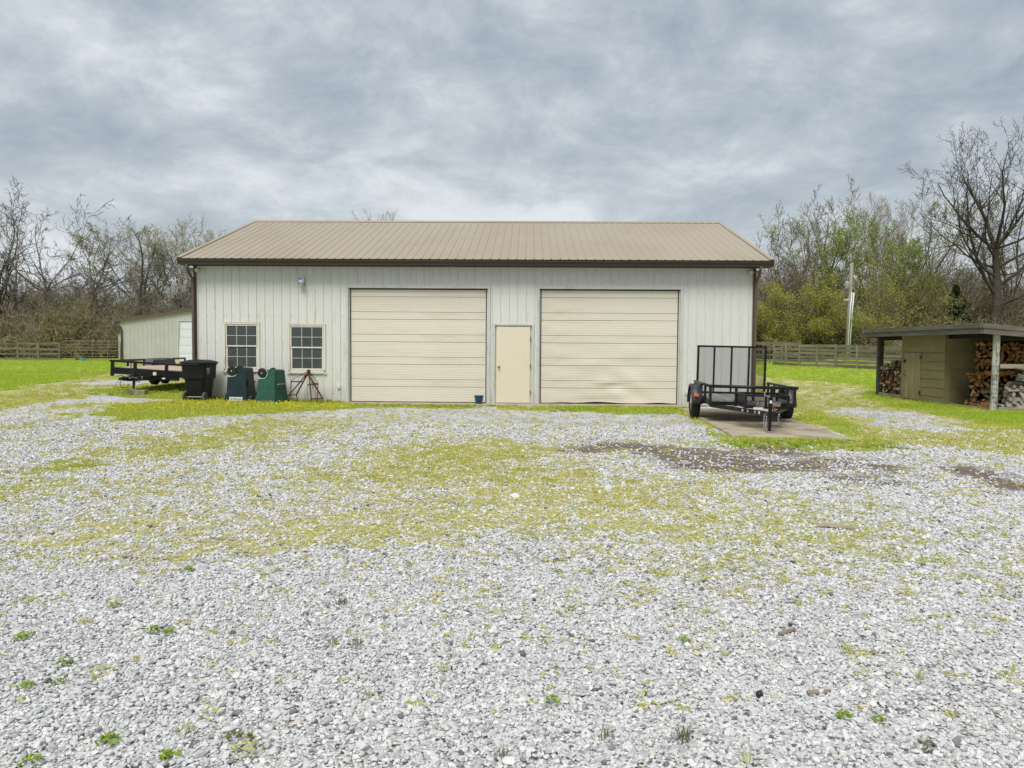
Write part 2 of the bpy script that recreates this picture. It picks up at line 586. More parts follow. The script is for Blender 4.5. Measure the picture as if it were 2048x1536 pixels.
def vnoise(x, y, seed=0):
    x = np.asarray(x, float)
    y = np.asarray(y, float)
    xi, yi = np.floor(x).astype(np.int64), np.floor(y).astype(np.int64)
    xf, yf = x - xi, y - yi
    xf, yf = xf * xf * (3 - 2 * xf), yf * yf * (3 - 2 * yf)

    def h(a, b):
        n = (a * 374761393 + b * 668265263 + seed * 1442695041) & 0xFFFFFFFF
        n = ((n ^ (n >> 13)) * 1274126177) & 0xFFFFFFFF
        return ((n ^ (n >> 16)) & 0xFFFF) / 65535.0
    a = h(xi, yi) * (1 - xf) + h(xi + 1, yi) * xf
    b = h(xi, yi + 1) * (1 - xf) + h(xi + 1, yi + 1) * xf
    return a * (1 - yf) + b * yf


def fbm(x, y, seed=0, o=4):
    s, a, t = 0, 0.5, 0
    for i in range(o):
        s = s + a * vnoise(x * 2 ** i, y * 2 ** i, seed + i)
        t += a
        a *= 0.5
    return s / t


POLYS = {
    'lawn': [[(-70, -1.0), (-14.7, 1.5), (-16.3, 6.2), (-16.6, 8.4), (-18.8, 16.0), (-26.0, 31.5), (-26, 90), (-90, 90)],
             [(12.6, 90), (12.9, 19.2), (12.4, 14.6), (14.1, 12.8), (14.6, 10.8), (14.5, 8.7), (11.9, 3.6), (11.2, -2.0), (11.0, -4.4), (11.7, -5.7), (15, -5.6), (90, -5), (90, 90)]],
    'dry': [[(-14.7, 1.5), (-16.3, 6.2), (-18.8, 16), (-14.6, 13.3), (-11.6, 6.5), (-11.2, 1.0), (-10.8, -2.1), (-9.7, -5.3), (-22, -5.3), (-22, 1.0)],
            [(12.4, 14.6), (14.6, 10.8), (12.1, 2.6), (11.2, -2.0), (11.7, -5.7), (12.5, -10), (8.8, -10.0), (8.3, -9.0), (8.0, -8.0), (7.0, -7.8), (7.1, -6.9), (7.5, -3.6), (8.0, 5.4), (8.0, 14.6)]],
    'flower': [[(-7.1, -5.8), (-8.4, -2.5), (-8.1, -0.9), (-7.7, 0.3), (-4.3, 0.3), (-3.4, 0.3), (-3.0, -1.9), (-4.2, -3.5), (-4.9, -4.3), (-5.5, -5.2), (-6.1, -5.6)],
               [(-13.0, 4.5), (-11.3, 7.8), (-7.8, 8), (-7.8, -0.3), (-9.0, 0.2), (-10.1, 0.5)]],
    'lush': [[(1.8, -0.9), (4.1, 0.1), (5.8, -0.3), (5.5, -4.7), (5.0, -6.1), (5.0, -4.3), (5.0, -2.5), (3.6, -3.0), (2.6, -2.2)],
             [(4.9, -6.3), (5.0, -7.4), (6.9, -7.7), (7.6, -6.9), (7.6, -7.8), (6.6, -9.0), (5.7, -9.2), (4.8, -9.0), (4.6, -8.1)],
             [(7.4, -3.6), (7.4, -4.9), (7.0, -7.5), (7.3, -7.9), (8.1, -4.9), (8.6, -1.7)],
             [(-3.3, -0.7), (0.1, -0.8), (0.2, -1.45), (-3.1, -1.45)], [(0.5, -0.9), (1.9, -0.8), (1.9, -1.9), (0.9, -1.8)]],
}
MOSS = [(-3.45, -7.8, 1.4, 2.7, 0.44, 0.4), (-4.0, -9.3, 0.85, 1.9, 0.40, 0.4), (-3.05, -6.85, 1.3, 1.15, 0.2, 0.4), (0.3, -9.15, 0.9, 1.25, 0.5, 0.3), (0.85, -10.35, 1.3, 1.95, 0.62, 0.15), (0.0, -14.3, 1.0, 0.8, 0.6, 0.1), (-0.2, -14.7, 0.45, 0.4, 0.65, 0.2), (1.85, -12.85, 0.95, 1.15, 0.78, 0.05), (1.2, -13.4, 0.6, 0.8, 0.62, 0.05), (2.15, -13.85, 0.65, 0.55, 0.7, 0.1), (-1.9, -14.35, 0.8, 0.75, 0.5, 0.0), (-2.1, -14.85, 0.5, 0.65, 0.42, 0.0), (-2.45, -12.55, 0.95, 1.15, 0.45, 0.2), (-3.8, -12.9, 0.5, 0.6, 0.65, 0.5), (-4.5, -11.3, 0.4, 0.5, 0.85, 0.8), (-3.95, -11.05, 0.15, 0.25, 0.8, 0.8), (-4.25, -9.5, 0.1, 0.3, 0.9, 0.8), (-0.3, -11.55, 1.15, 1.85, 0.35, 0.2), (3.35, -14.3, 1.0, 1.2, 0.32, 0.4), (4.35, -14.25, 1.0, 1.15, 0.28, 0.45), (2.45, -14.75, 0.8, 0.85, 0.36, 0.3), (4.15, -15.45, 0.85, 0.65, 0.2, 0.5), (-7.9, -7.25, 0.35, 1.45, 0.5, 0.6), (-9.25, -2.9, 0.75, 1.1, 0.6, 0.4), (-8.05, -4.7, 0.4, 0.7, 0.6, 0.5), (3.3, -12.7, 0.75, 1.3, 0.35, 0.2), (0.2, -12.35, 1.5, 2.45, 0.25, 0.1), (2.15, -9.1, 0.55, 0.7, 0.5, 0.3), (1.4, -9.5, 0.25, 0.3, 0.8, 0.7), (-2.05, -5.65, 3.35, 1.45, 0.18, 0.4), (4.55, -8.35, 0.45, 0.65, 0.6, 0.6), (3.05, -9.4, 0.15, 0.3, 0.6, 0.8), (3.2, -15.7, 0.95, 0.5, 0.15, 0.5), (6.2, -12.35, 0.2, 0.15, 0.5, 0.6), (3.15, -9.35, 0.25, 0.35, 0.5, 0.7), (-0.95, -15.05, 0.45, 0.35, 0.5, 0.2), (10.05, -2.35, 1.1, 1.95, -0.9, 0.3), (9.35, -5.15, 0.8, 1.25, -0.7, 0.3), (-14.25, 8.1, 1.3, 1.2, -1.0, 0.3), (6.25, -9.15, 0.45, 0.55, -0.4, 0.5)]
DIRT = [(2.7, -8.9, 0.7, 0.8, 0.75), (3.25, -9.0, 0.75, 0.9, 0.8), (3.85, -9.9, 0.85, 1.1, 0.75), (5.1, -9.7, 0.85, 0.9, 0.55), (5.35, -10.4, 1.15, 0.9, 0.8), (4.05, -10.5, 0.8, 0.7, 0.75), (5.45, -11.2, 0.75, 0.5, 0.6), (6.15, -10.95, 0.55, 0.55, 0.5), (7.3, -11.5, 0.3, 0.8, 0.95), (7.4, -10.9, 0.4, 0.5, 0.6), (5.1, -8.9, 0.7, 0.6, 0.6)]


def inpoly(x, y, P):
    ins = np.zeros(x.shape, bool)
    n = len(P)
    for i in range(n):
        x0, y0 = P[i]
        x1, y1 = P[(i + 1) % n]
        c = ((y0 > y) != (y1 > y))
        xx = (x1 - x0) * (y - y0) / (y1 - y0 + 1e-12) + x0
        ins ^= c & (x < xx)
    return ins


def masks(x, y):
    """grass density, lushness, dirt, flower-strip flag at ground points"""
    x = np.asarray(x, float)
    y = np.asarray(y, float)
    jx = x + (fbm(x * 1.3, y * 1.3, 11) - .5) * 1.3
    jy = y + (fbm(x * 1.3, y * 1.3, 23) - .5) * 1.6
    g = np.zeros_like(x)
    lu = np.full_like(x, 0.3)
    # thin weeds over the middle of the yard
    g += 0.16 * sstep(-16.2, -14.5, y) * (0.4 + 1.2 * fbm(x * .5, y * .5, 5))
    far = sstep(2.0, 9.0, y) * (np.abs(x) > 7.6)
    g = np.maximum(g, far * .75)
    wsum = np.full_like(x, 0.15)
    lsum = np.full_like(x, 0.15 * 0.4)
    for (cx, cy, ax, ay, w, l) in MOSS:
        d = ((jx - cx) / (ax * 1.15)) ** 2 + ((jy - cy) / (ay * 1.15)) ** 2
        f = np.exp(-d * 1.3)
        if w > 0:
            g = g + w * f * (1 - 0.55 * np.clip(g, 0, 1))
            wsum += f * w
            lsum += f * w * l
    lu = lsum / wsum
    g = np.minimum(g, .86)
    fl = np.zeros_like(x)
    for P in POLYS['dry']:
        i = inpoly(jx, jy, P)
        g = np.where(i, np.maximum(g, 0.74), g)
        lu = np.where(i, 0.34, lu)
    for P in POLYS['lawn']:
        i = inpoly(jx, jy, P)
        g = np.where(i, 1.0, g)
        lu = np.where(i, 1.20 - .68 * fbm(x * .3, y * .8, 55), lu)
    for P in POLYS['flower']:
        i = inpoly(jx, jy, P)
        g = np.where(i, 1.0, g)
        lu = np.where(i, 0.62, lu)
        fl = np.where(i, 1.0, fl)
    for P in POLYS['lush']:
        i = inpoly(x + (jx - x) * .4, y + (jy - y) * .4, P)
        g = np.where(i, 0.90, g)
        lu = np.where(i, 0.80, lu)
    for (cx, cy, ax, ay, w, l) in MOSS:
        if w < 0:
            d = ((jx - cx) / ax) ** 2 + ((jy - cy) / ay) ** 2
            g = g + w * np.exp(-d * 1.2)
    dirt = np.zeros_like(x)
    for (cx, cy, ax, ay, w) in DIRT:
        d = ((jx - cx) / ax) ** 2 + ((jy - cy) / ay) ** 2
        dirt = np.maximum(dirt, min(1, w * 1.25) * np.exp(-d * 0.8))
    patch = fbm(x * 1.1, y * 1.1, 41)
    dirt = np.clip(dirt * (0.35 + 1.6 * patch), 0, 1)
    g = g * (1 - .75 * dirt)
    return np.clip(g, 0, 1), np.clip(lu + (fbm(x * .8, y * .8, 77) - .5) * .35, 0, 1), dirt, fl


def inview(x, y, pad=0.8):
    d = y - CAM[1]
    c = CAM[0] - 0.0232 * d
    return (np.abs(x - c) < d * 0.70 + pad) & (d > 2.3)


# ------------------------------------------------------------------ ground sheet
def axis_vals(lo, hi, fine_lo, fine_hi, step, grow=1.18):
    a = list(np.arange(fine_lo, fine_hi + 1e-6, step))
    s, v = step, fine_hi
    while v < hi:
        s *= grow
        v += s
        a.append(v)
    s, v = step, fine_lo
    b = []
    while v > lo:
        s *= grow
        v -= s
        b.append(v)
    return np.array(b[::-1] + a)


gx = axis_vals(-420, 420, -10.5, 13.0, 0.085, 1.09)
gy = np.concatenate([axis_vals(-200, -18.4, -18.4, -10.0, 0.07, 1.3), axis_vals(-9.92, 500, -9.92, 0.6, 0.085, 1.06)[1:]])
gy = np.unique(np.round(gy, 3))
XX, YY = np.meshgrid(gx, gy)
xf, yf = XX.ravel(), YY.ravel()
zf = zg(xf, yf) + (fbm(xf * .7, yf * .7, 3) - .5) * 0.035 * (np.abs(yf) < 40)
# flat under buildings, apron and slab
G_, LU_, DI_, FL_ = masks(xf, yf)
co = np.stack([xf, yf, zf], 1)
nx, ny = len(gx), len(gy)
idx = np.arange(nx * ny).reshape(ny, nx)
quads = np.stack([idx[:-1, :-1], idx[:-1, 1:], idx[1:, 1:], idx[1:, :-1]], -1).reshape(-1, 4)


def np_mesh(name, co, faces, mats, smooth=False):
    me = bpy.data.meshes.new(name)
    k = faces.shape[1]
    me.vertices.add(len(co))
    me.vertices.foreach_set('co', np.ascontiguousarray(co, np.float32).ravel())
    me.loops.add(faces.size)
    me.loops.foreach_set('vertex_index', np.ascontiguousarray(faces, np.int32).ravel())
    me.polygons.add(len(faces))
    me.polygons.foreach_set('loop_start', np.arange(0, faces.size, k, dtype=np.int32))
    me.polygons.foreach_set('loop_total', np.full(len(faces), k, np.int32))
    if smooth:
        me.polygons.foreach_set('use_smooth', np.ones(len(faces), bool))
    for m in mats:
        me.materials.append(m)
    me.update(calc_edges=True)
    return me


def groundmat():
    m, nt, b = newmat('yard_ground')
    L = nt.links.new
    at = N(nt, 'ShaderNodeAttribute', attribute_name='mask')
    sp = N(nt, 'ShaderNodeSeparateColor')
    L(at.outputs['Color'], sp.inputs[0])
    tc = N(nt, 'ShaderNodeTexCoord')
    P = tc.outputs['Object']
    vor = N(nt, 'ShaderNodeTexVoronoi', i_Scale=42.0, i_Randomness=1.0)
    L(P, vor.inputs['Vector'])
    vs_ = N(nt, 'ShaderNodeSeparateColor')
    L(vor.outputs['Color'], vs_.inputs[0])
    st = ramp(nt, [(0.0, (0.08, 0.08, 0.08)), (0.2, (0.28, 0.28, 0.275)), (0.45, (0.54, 0.54, 0.53)), (1.0, (0.76, 0.755, 0.74))], 'LINEAR')
    L(vs_.outputs[0], st.inputs[0])
    big = N(nt, 'ShaderNodeTexNoise', i_Scale=0.9, i_Detail=7.0, i_Roughness=0.6)
    L(P, big.inputs['Vector'])
    tint = ramp(nt, [(0.3, (0.80, 0.785, 0.75)), (0.65, (1.0, 1.0, 1.01))])
    L(big.outputs[0], tint.inputs[0])
    gravel = mixc(nt, 1.0, st.outputs[0], tint.outputs[0], 'MULTIPLY')
    # soil shows between the stones
    fn = N(nt, 'ShaderNodeTexNoise', i_Scale=9.0, i_Detail=8.0, i_Roughness=0.72)
    L(P, fn.inputs['Vector'])
    f2 = N(nt, 'ShaderNodeTexNoise', i_Scale=46.0, i_Detail=4.0, i_Roughness=0.7)
    L(P, f2.inputs['Vector'])
    soil = mixc(nt, fn.outputs[0], (0.085, 0.06, 0.045), (0.21, 0.155, 0.12))
    jn = math_n(nt, 'ADD', math_n(nt, 'MULTIPLY', fn.outputs[0], 0.55), math_n(nt, 'MULTIPLY', f2.outputs[0], 0.45))
    dm = math_n(nt, 'ADD', sp.outputs[2], math_n(nt, 'MULTIPLY', math_n(nt, 'SUBTRACT', jn, 0.5), 3.2))
    dr = ramp(nt, [(0.36, 0.0), (0.70, 0.92)])
    L(dm, dr.inputs[0])
    c = mixc(nt, dr.outputs[0], gravel, soil)
    # grass
    dry = mixc(nt, f2.outputs[0], (0.42, 0.40, 0.13), (0.62, 0.59, 0.27))
    lush = mixc(nt, f2.outputs[0], (0.27, 0.36, 0.022), (0.52, 0.64, 0.09))
    lm = N(nt, 'ShaderNodeMath', operation='ADD', use_clamp=True)
    L(sp.outputs[1], lm.inputs[0])
    L(math_n(nt, 'MULTIPLY', math_n(nt, 'SUBTRACT', fn.outputs[0], 0.5), 0.7), lm.inputs[1])
    gc = mixc(nt, lm.outputs[0], dry, lush)
    gm = math_n(nt, 'ADD', sp.outputs[0], math_n(nt, 'MULTIPLY', math_n(nt, 'SUBTRACT', jn, 0.5), 3.6))
    gr = ramp(nt, [(0.40, 0.0), (0.98, 0.95)])
    L(gm, gr.inputs[0])
    c = mixc(nt, gr.outputs[0], c, gc)
    L(c, b.inputs['Base Color'])
    b.inputs['Roughness'].default_value = 0.95
    b.inputs['Specular IOR Level'].default_value = 0.15
    bp = N(nt, 'ShaderNodeBump', i_Strength=0.8, i_Distance=0.02)
    hh = math_n(nt, 'SUBTRACT', math_n(nt, 'MULTIPLY', f2.outputs[0], 0.6), math_n(nt, 'MULTIPLY', vor.outputs['Distance'], 1.0))
    L(hh, bp.inputs['Height'])
    L(bp.outputs[0], b.inputs['Normal'])
    return m


m_ground = groundmat()
gme = np_mesh('ground', co, quads, [m_ground], True)
at = gme.attributes.new('mask', 'FLOAT_COLOR', 'POINT')
at.data.foreach_set('color', np.stack([G_, LU_, DI_, np.ones_like(G_)], 1).astype(np.float32).ravel())
ground = bpy.data.objects.new('ground', gme)
COL.objects.link(ground)
tag(ground, 'gravel yard with grass patches and lawn', kind='structure')

# ------------------------------------------------------------------ slab and apron
rng = random.Random(4)
mb = MB()
pad = [(5.33, -1.25), (5.20, -4.2), (5.02, -7.35), (6.90, -7.62), (7.16, -4.4), (7.35, -1.2)]
mb.prism(pad, -0.1, 0.042, axis='z')
tag(mb.build('concrete_slab', m_conc, bevel=0.012), 'worn concrete slab under the utility trailer', kind='structure')
mb = MB()
top = [(-3.62, -0.005)]
top = [(-3.62, 0.3)] + [(-3.66 + i * 0.62, -0.55 - 0.05 * math.sin(i * 1.7) - rng.random() * 0.03) for i in range(16)] + [(5.78, -0.5), (5.95, 0.3)]
mb.prism(top, -0.1, 0.036, axis='z')
tag(mb.build('concrete_apron', m_conc, bevel=0.012), 'narrow concrete apron below the overhead doors', kind='structure')

# ================================================================== BARN
XL, XR = -7.62, 7.476
YB = 10.95                      # back wall
WT = 3.72                       # wall top
RO_L, RO_R = -7.8765, 7.8225    # roof ends
EY, EZ, RY, RZ = -0.45, 3.862, 5.252, 5.762
barn = thing('metal_barn', 'long white metal barn with tan ribbed roof and two cream overhead doors', 'barn')
PITCH = 0.2286
RIB = [(0.0, 0.0), (0.012, -0.021), (0.032, -0.021), (0.044, 0.0), (0.105, 0.0), (0.112, -0.004), (0.122, -0.004), (0.129, 0.0), (0.172, 0.0), (0.179, -0.004), (0.189, -0.004), (0.196, 0.0)]


def rib_xs(x0, x1, origin, prof=RIB):
    pts = []
    k = math.floor((x0 - origin) / PITCH) - 1
    while origin + k * PITCH < x1 + PITCH:
        for dx, dy in prof:
            pts.append((origin + k * PITCH + dx, dy))
        k += 1
    xs = [p[0] for p in pts]
    ys = [p[1] for p in pts]
    out = [(x0, float(np.interp(x0, xs, ys)))] + [p for p in pts if x0 + 1e-4 < p[0] < x1 - 1e-4] + [(x1, float(np.interp(x1, xs, ys)))]
    return out


OPEN = [(-3.43, 0.35, 0.0, 3.13), (0.545, 1.545, 0.0, 2.14), (1.735, 5.515, 0.0, 3.13), (-6.80, -5.90, 0.91, 2.13), (-5.03, -4.10, 0.88, 2.10)]


def wall_strip(mb, x0, x1, z0, z1, origin, jog=0.0):
    prof = rib_xs(x0, x1, origin)
    vv = [(x, y + jog, z0) for x, y in prof] + [(x, y + jog, z1) for x, y in prof]
    n = len(prof)
    mb.add(vv, [(i, i + 1, n + i + 1, n + i) for i in range(n - 1)])


x = XL
i = 0
while x < XR - 0.01:
    x1 = min(x + 0.9144, XR)
    mb = MB()
    cuts = sorted({x, x1} | {c for o in OPEN for c in o[:2] if x < c < x1})
    for a, b in zip(cuts[:-1], cuts[1:]):
        mid = (a + b) / 2
        zs = [(0.02, WT)]
        for o in OPEN:
            if o[0] < mid < o[1]:
                zs = [(z0, z1) for z0, z1 in ((0.02, o[2]), (o[3], WT)) if z1 > z0 + 0.02]
        for z0, z1 in zs:
            wall_strip(mb, a, b, z0, z1, XL + 0.05, jog=-0.0015 * (i % 2))
    if mb.f:
        mb.build('wall_panel', m_wall, barn)
    # screw heads
    x = x1
    i += 1
mb = MB()
zr = [0.25, 0.95, 1.62, 2.36, 3.02]
for kx in range(int((XR - XL) / PITCH)):
    sx = XL + 0.05 + kx * PITCH + 0.065
    for zq in zr:
        if not any(o[0] - .08 < sx < o[1] + .08 and o[2] - .08 < zq < o[3] + .08 for o in OPEN):
            mb.box(sx - .007, sx + .007, -.010, .0, zq - .007, zq + .007)
o = mb.build('screw_heads', m_lampgrey, barn)
o['kind'] = 'stuff'


# side and back walls (ribbed sheets)
def side_wall(name, x, sgn):
    prof = rib_xs(0.0, YB, 0.05)
    vv, ff = [], []
    for y, d in prof:
        zt = EZ + (min(y, 2 * RY - y) - EY) * (RZ - EZ) / (RY - EY) - 0.05
        vv += [(x + sgn * (-d), y, 0.02), (x + sgn * (-d), y, zt)]
    for i in range(len(prof) - 1):
        ff.append((2 * i, 2 * i + 2, 2 * i + 3, 2 * i + 1))
    MB().add(vv, ff).build(name, m_wall, barn)


side_wall('gable_wall', XL, -1)
side_wall('gable_wall', XR, 1)
mb = MB()
mb.box(XL, XR, YB - 0.02, YB, 0.02, WT)
mb.build('back_wall', m_wall, barn)
mb = MB()
mb.box(XL + 0.02, XR - 0.02, 0.3, YB - 0.1, -0.02, 0.03)
mb.build('interior_floor', m_conc, barn)
mb = MB()
mb.box(XL + .3, -3.6, 2.6, 2.7, 0.03, 3.6)
mb.build('interior_partition', m_interior, barn)

# roof panels
slope = (RZ - EZ) / (RY - EY)
nrm = Vector((0, -slope, 1)).normalized()
RRIB = [(0.0, 0.0), (0.014, 0.017), (0.034, 0.017), (0.048, 0.0), (0.11, 0.0), (0.118, 0.004), (0.128, 0.004), (0.136, 0.0), (0.172, 0), (0.18, 0.004), (0.19, 0.004), (0.198, 0.0)]
for side in (0, 1):
    x = RO_L
    i = 0
    while x < RO_R - 0.01:
        x1 = min(x + 0.9144, RO_R)
        prof = rib_xs(x, x1, RO_L + 0.06, RRIB)
        n = len(prof)
        vv = []
        for (yy, z0) in ((EY - 0.03, EZ - 0.03 * slope), (RY - 0.02, RZ)):
            for px_, d in prof:
                p = Vector((px_, yy, z0)) + nrm * (d + 0.0012 * (i % 2))
                if side:
                    p.y = 2 * RY - p.y
                vv.append(p)
        mb = MB().add(vv, [(k, k + 1, n + k + 1, n + k) for k in range(n - 1)])
        mb.build('roof_panel', m_roof, barn)
        x = x1
        i += 1
# ridge cap
mb = MB()
w = 0.17
mb.add([(RO_L - .02, RY - w, RZ - w * slope + .038), (RO_R + .02, RY - w, RZ - w * slope + .038), (RO_R + .02, RY, RZ + .047), (RO_L - .02, RY, RZ + .047),
        (RO_L - .02, RY + w, RZ - w * slope + .038), (RO_R + .02, RY + w, RZ - w * slope + .038),
        (RO_L - .02, RY - w - .005, RZ - w * slope + .022), (RO_R + .02, RY - w - .005, RZ - w * slope + .022)],
       [(0, 1, 2, 3), (3, 2, 5, 4), (6, 7, 1, 0)])
o = mb.build('ridge_cap', m_roof, barn)
# rake trim
for sx in (RO_L, RO_R):
    for sd in (0, 1):
        mb = MB()
        sgn = -1 if sx < 0 else 1
        a = Vector((sx, EY - .03, EZ + .03))
        b = Vector((sx, RY, RZ + .035))
        pts = []
        for p in (a, b):
            for dx, dz in ((-sgn * .10, 0.0), (sgn * .02, 0.0), (sgn * .02, -.15), (sgn * .012, -.15), (sgn * .012, -.012), (-sgn * .10, -.012)):
                q = p + Vector((dx, 0, dz))
                if sd:
                    q.y = 2 * RY - q.y
                pts.append(q)
        mb.add(pts, [(k, (k + 1) % 6, 6 + (k + 1) % 6, 6 + k) for k in range(6)] + [tuple(range(6)), tuple(range(6, 12))])
        mb.build('rake_trim', m_roof if True else m_trim, barn)
# eave: soffit, fascia, gutter
mb = MB()
mb.box(RO_L + .02, RO_R - .02, -0.335, -0.02, 3.695, 3.71)
mb.build('soffit', m_soffit, barn)
mb = MB()
mb.box(RO_L + .015, RO_R - .015, -0.345, -0.33, 3.69, 3.87)
mb.build('fascia', m_trimd, barn)
mb = MB()
gp = [(-0.35, 3.845), (-0.35, 3.72), (-0.43, 3.705), (-0.44, 3.76), (-0.475, 3.80), (-0.485, 3.845), (-0.475, 3.848), (-0.46, 3.80), (-0.425, 3.765), (-0.415, 3.72), (-0.365, 3.735), (-0.36, 3.845)]
mb.prism([(a, b - .012) for a, b in gp], RO_L - 0.02, RO_R + 0.02, axis='x')
mb.build('gutter', m_trimd, barn)
mb = MB()
mb.box(RO_L, RO_R, 2 * RY + 0.1, 2 * RY + .47, 3.69, 3.72)
mb.build('rear_soffit', m_soffit, barn)
# corner trim + downspouts
for cx, sg in ((XL, -1), (XR, 1)):
    mb = MB()
    mb.box(min(cx, cx - sg * .05), max(cx, cx - sg * .05), -.028, -.019, .03, 3.694)
    mb.box(min(cx + sg * .02, cx + sg * .029), max(cx + sg * .02, cx + sg * .029), -.028, .09, .03, 3.694)
    mb.build('corner_trim', m_trim, barn)
    mb = MB()
    dxp = cx + sg * .035
    pts = [(dxp, -.40, 3.70), (dxp, -.40, 3.60), (dxp - sg * .01, -.33, 3.50), (dxp - sg * .02, -.12, 3.34), (dxp - sg * .02, -.085, 3.22), (dxp - sg * .02, -.085, .16), (dxp - sg * .02, -.2, .08)]
    for a, b in zip(pts[:-1], pts[1:]):
        mb.bar(a, b, .062, .085 if abs(b[1] - a[1]) < .05 else .075, up=(0, 1, 0))
    mb.build('downspout', m_trim, barn, bevel=.008)


# opening trims
def opening_trim(x0, x1, z0, z1, mat, w=.065, depth=.13, sill=False):
    mb = MB()
    mb.box(x0 - w, x0 + .003, -.034, depth, z0, z1 + w)
    mb.box(x1 - .003, x1 + w, -.034, depth, z0, z1 + w)
    mb.box(x0 + .003, x1 - .003, -.032, depth, z1 - .003, z1 + w - .002)
    if sill:
        mb.box(x0 + .003, x1 - .003, -.032, depth, z0 - w, z0 + .003)
    return mb


def section_mesh(x0, x1, h, dent=None, zofs=0.0):
    zp = [(0.0, .006), (.008, -.012), (h - .217, -.012), (h - .207, .004), (h - .195, .004), (h - .185, -.016), (h - .012, -.016), (h - .004, .0), (h, .006)]
    # fine ribbing
    full = []
    for (za, ya), (zb, yb) in zip(zp[:-1], zp[1:]):
        if zb - za > .1:
            n = int((zb - za) / .034)
            for k in range(n):
                full.append((za + (zb - za) * k / n, ya + (.0022 if k % 2 else 0)))
        else:
            full.append((za, ya))
    full.append(zp[-1])
    nxs = 2 if dent is None else 44
    vv = []
    for z, y in full:
        for k in range(nxs):
            x_ = x0 + (x1 - x0) * k / (nxs - 1)
            dy, dz = (0, 0) if dent is None else dent(x_, z + zofs)
            vv.append((x_, y + dy, z + dz))
    ff = []
    for r in range(len(full) - 1):
        for k in range(nxs - 1):
            a = r * nxs + k
            ff.append((a, a + 1, a + nxs + 1, a + nxs))
    return MB().add(vv, ff)


def gauss(x, z, cx, cz, sx, sz):
    return math.exp(-((x - cx) / sx) ** 2 - ((z - cz) / sz) ** 2)


def dent_right(x, z):
    d = .030 * gauss(x, z, 3.75, .50, .28, .12) - .02 * gauss(x, z, 3.62, .62, .35, .06) + .022 * gauss(x, z, 4.35, 1.12, .35, .2)
    d += .03 * gauss(x, z, 3.35, .1, .6, .12) + .018 * gauss(x, z, 4.4, .2, .5, .2) - .016 * gauss(x, z, 3.1, 1.1, .4, .15)
    d += .012 * gauss(x, z, 4.2, 1.75, .3, .2) + 0.012 * math.sin(x * 7 + z * 9) * gauss(x, z, 4.0, .5, .8, .5)
    up = 0
    if z < .30:
        up = .045 * gauss(x, z, 3.35, .0, .45, .12) + .03 * gauss(x, z, 5.0, 0, .3, .1) + .02 * gauss(x, z, 2.4, 0, .25, .1)
    return d * 1.05, up


for (x0, x1, lab, dent) in ((-3.37, 0.29, 'straight cream sectional door left of the entry door', None), (1.795, 5.455, 'dented cream sectional door with bent lower edge', dent_right)):
    ox0, ox1 = x0 - .06, x1 + .06
    od = opening_trim(ox0, ox1, 0.037, 3.13, m_jamb).build('overhead_door', m_jamb, barn, bevel=.004)
    od['label'] = lab
    h = .6096
    z = 3.085 - 5 * h + .015
    for k in range(5):
        o = section_mesh(x0, x1, h - .004, dent, z + k * h).build('section', m_door, od)
        o.location = (0, .085, z + k * h)
    for sx in (ox0 + .004, ox1 - .034):
        mb = MB()
        mb.box(sx, sx + .03, .05, .10, .04, 3.1)
        mb.build('door_stop', m_jamb, od)
    mb = MB()
    mb.box(ox0 - .2, ox1 + .2, .14, .16, .03, 3.3)
    mb.build('backing', m_hard, od)

# entry door
ed = opening_trim(.545, 1.545, .037, 2.14, m_jamb, w=.05, depth=.09).build('entry_door', m_jamb, barn, bevel=.004)
mb = MB()
mb.box(.588, 1.496, -.012, .03, .055, 2.105)
mb.build('door_leaf', m_mandoor, ed, bevel=.004)
mb = MB()
mb.box(.55, 1.54, .035, .06, .04, 2.137)
mb.build('door_frame', m_winfr, ed)
mb = MB()
mb.box(.56, 1.53, -.06, .05, .037, .052)
mb.build('threshold', m_steel, ed)
Mk = Matrix.Translation((.655, -.012, 1.02)) @ Matrix.Rotation(R(90), 4, 'X')
mb = MB().lathe([(.035, 0), (.035, .006), (.014, .01), (.014, .035), (.027, .045), (.03, .06), (.02, .072), (.004, .075)], 20, Mk)
mb.build('door_knob', m_brass, ed, smooth=True)
for zh in (.35, 1.05, 1.78):
    mb = MB()
    mb.box(1.494, 1.512, -.022, .01, zh - .055, zh + .055)
    mb.build('hinge', m_hard, ed)


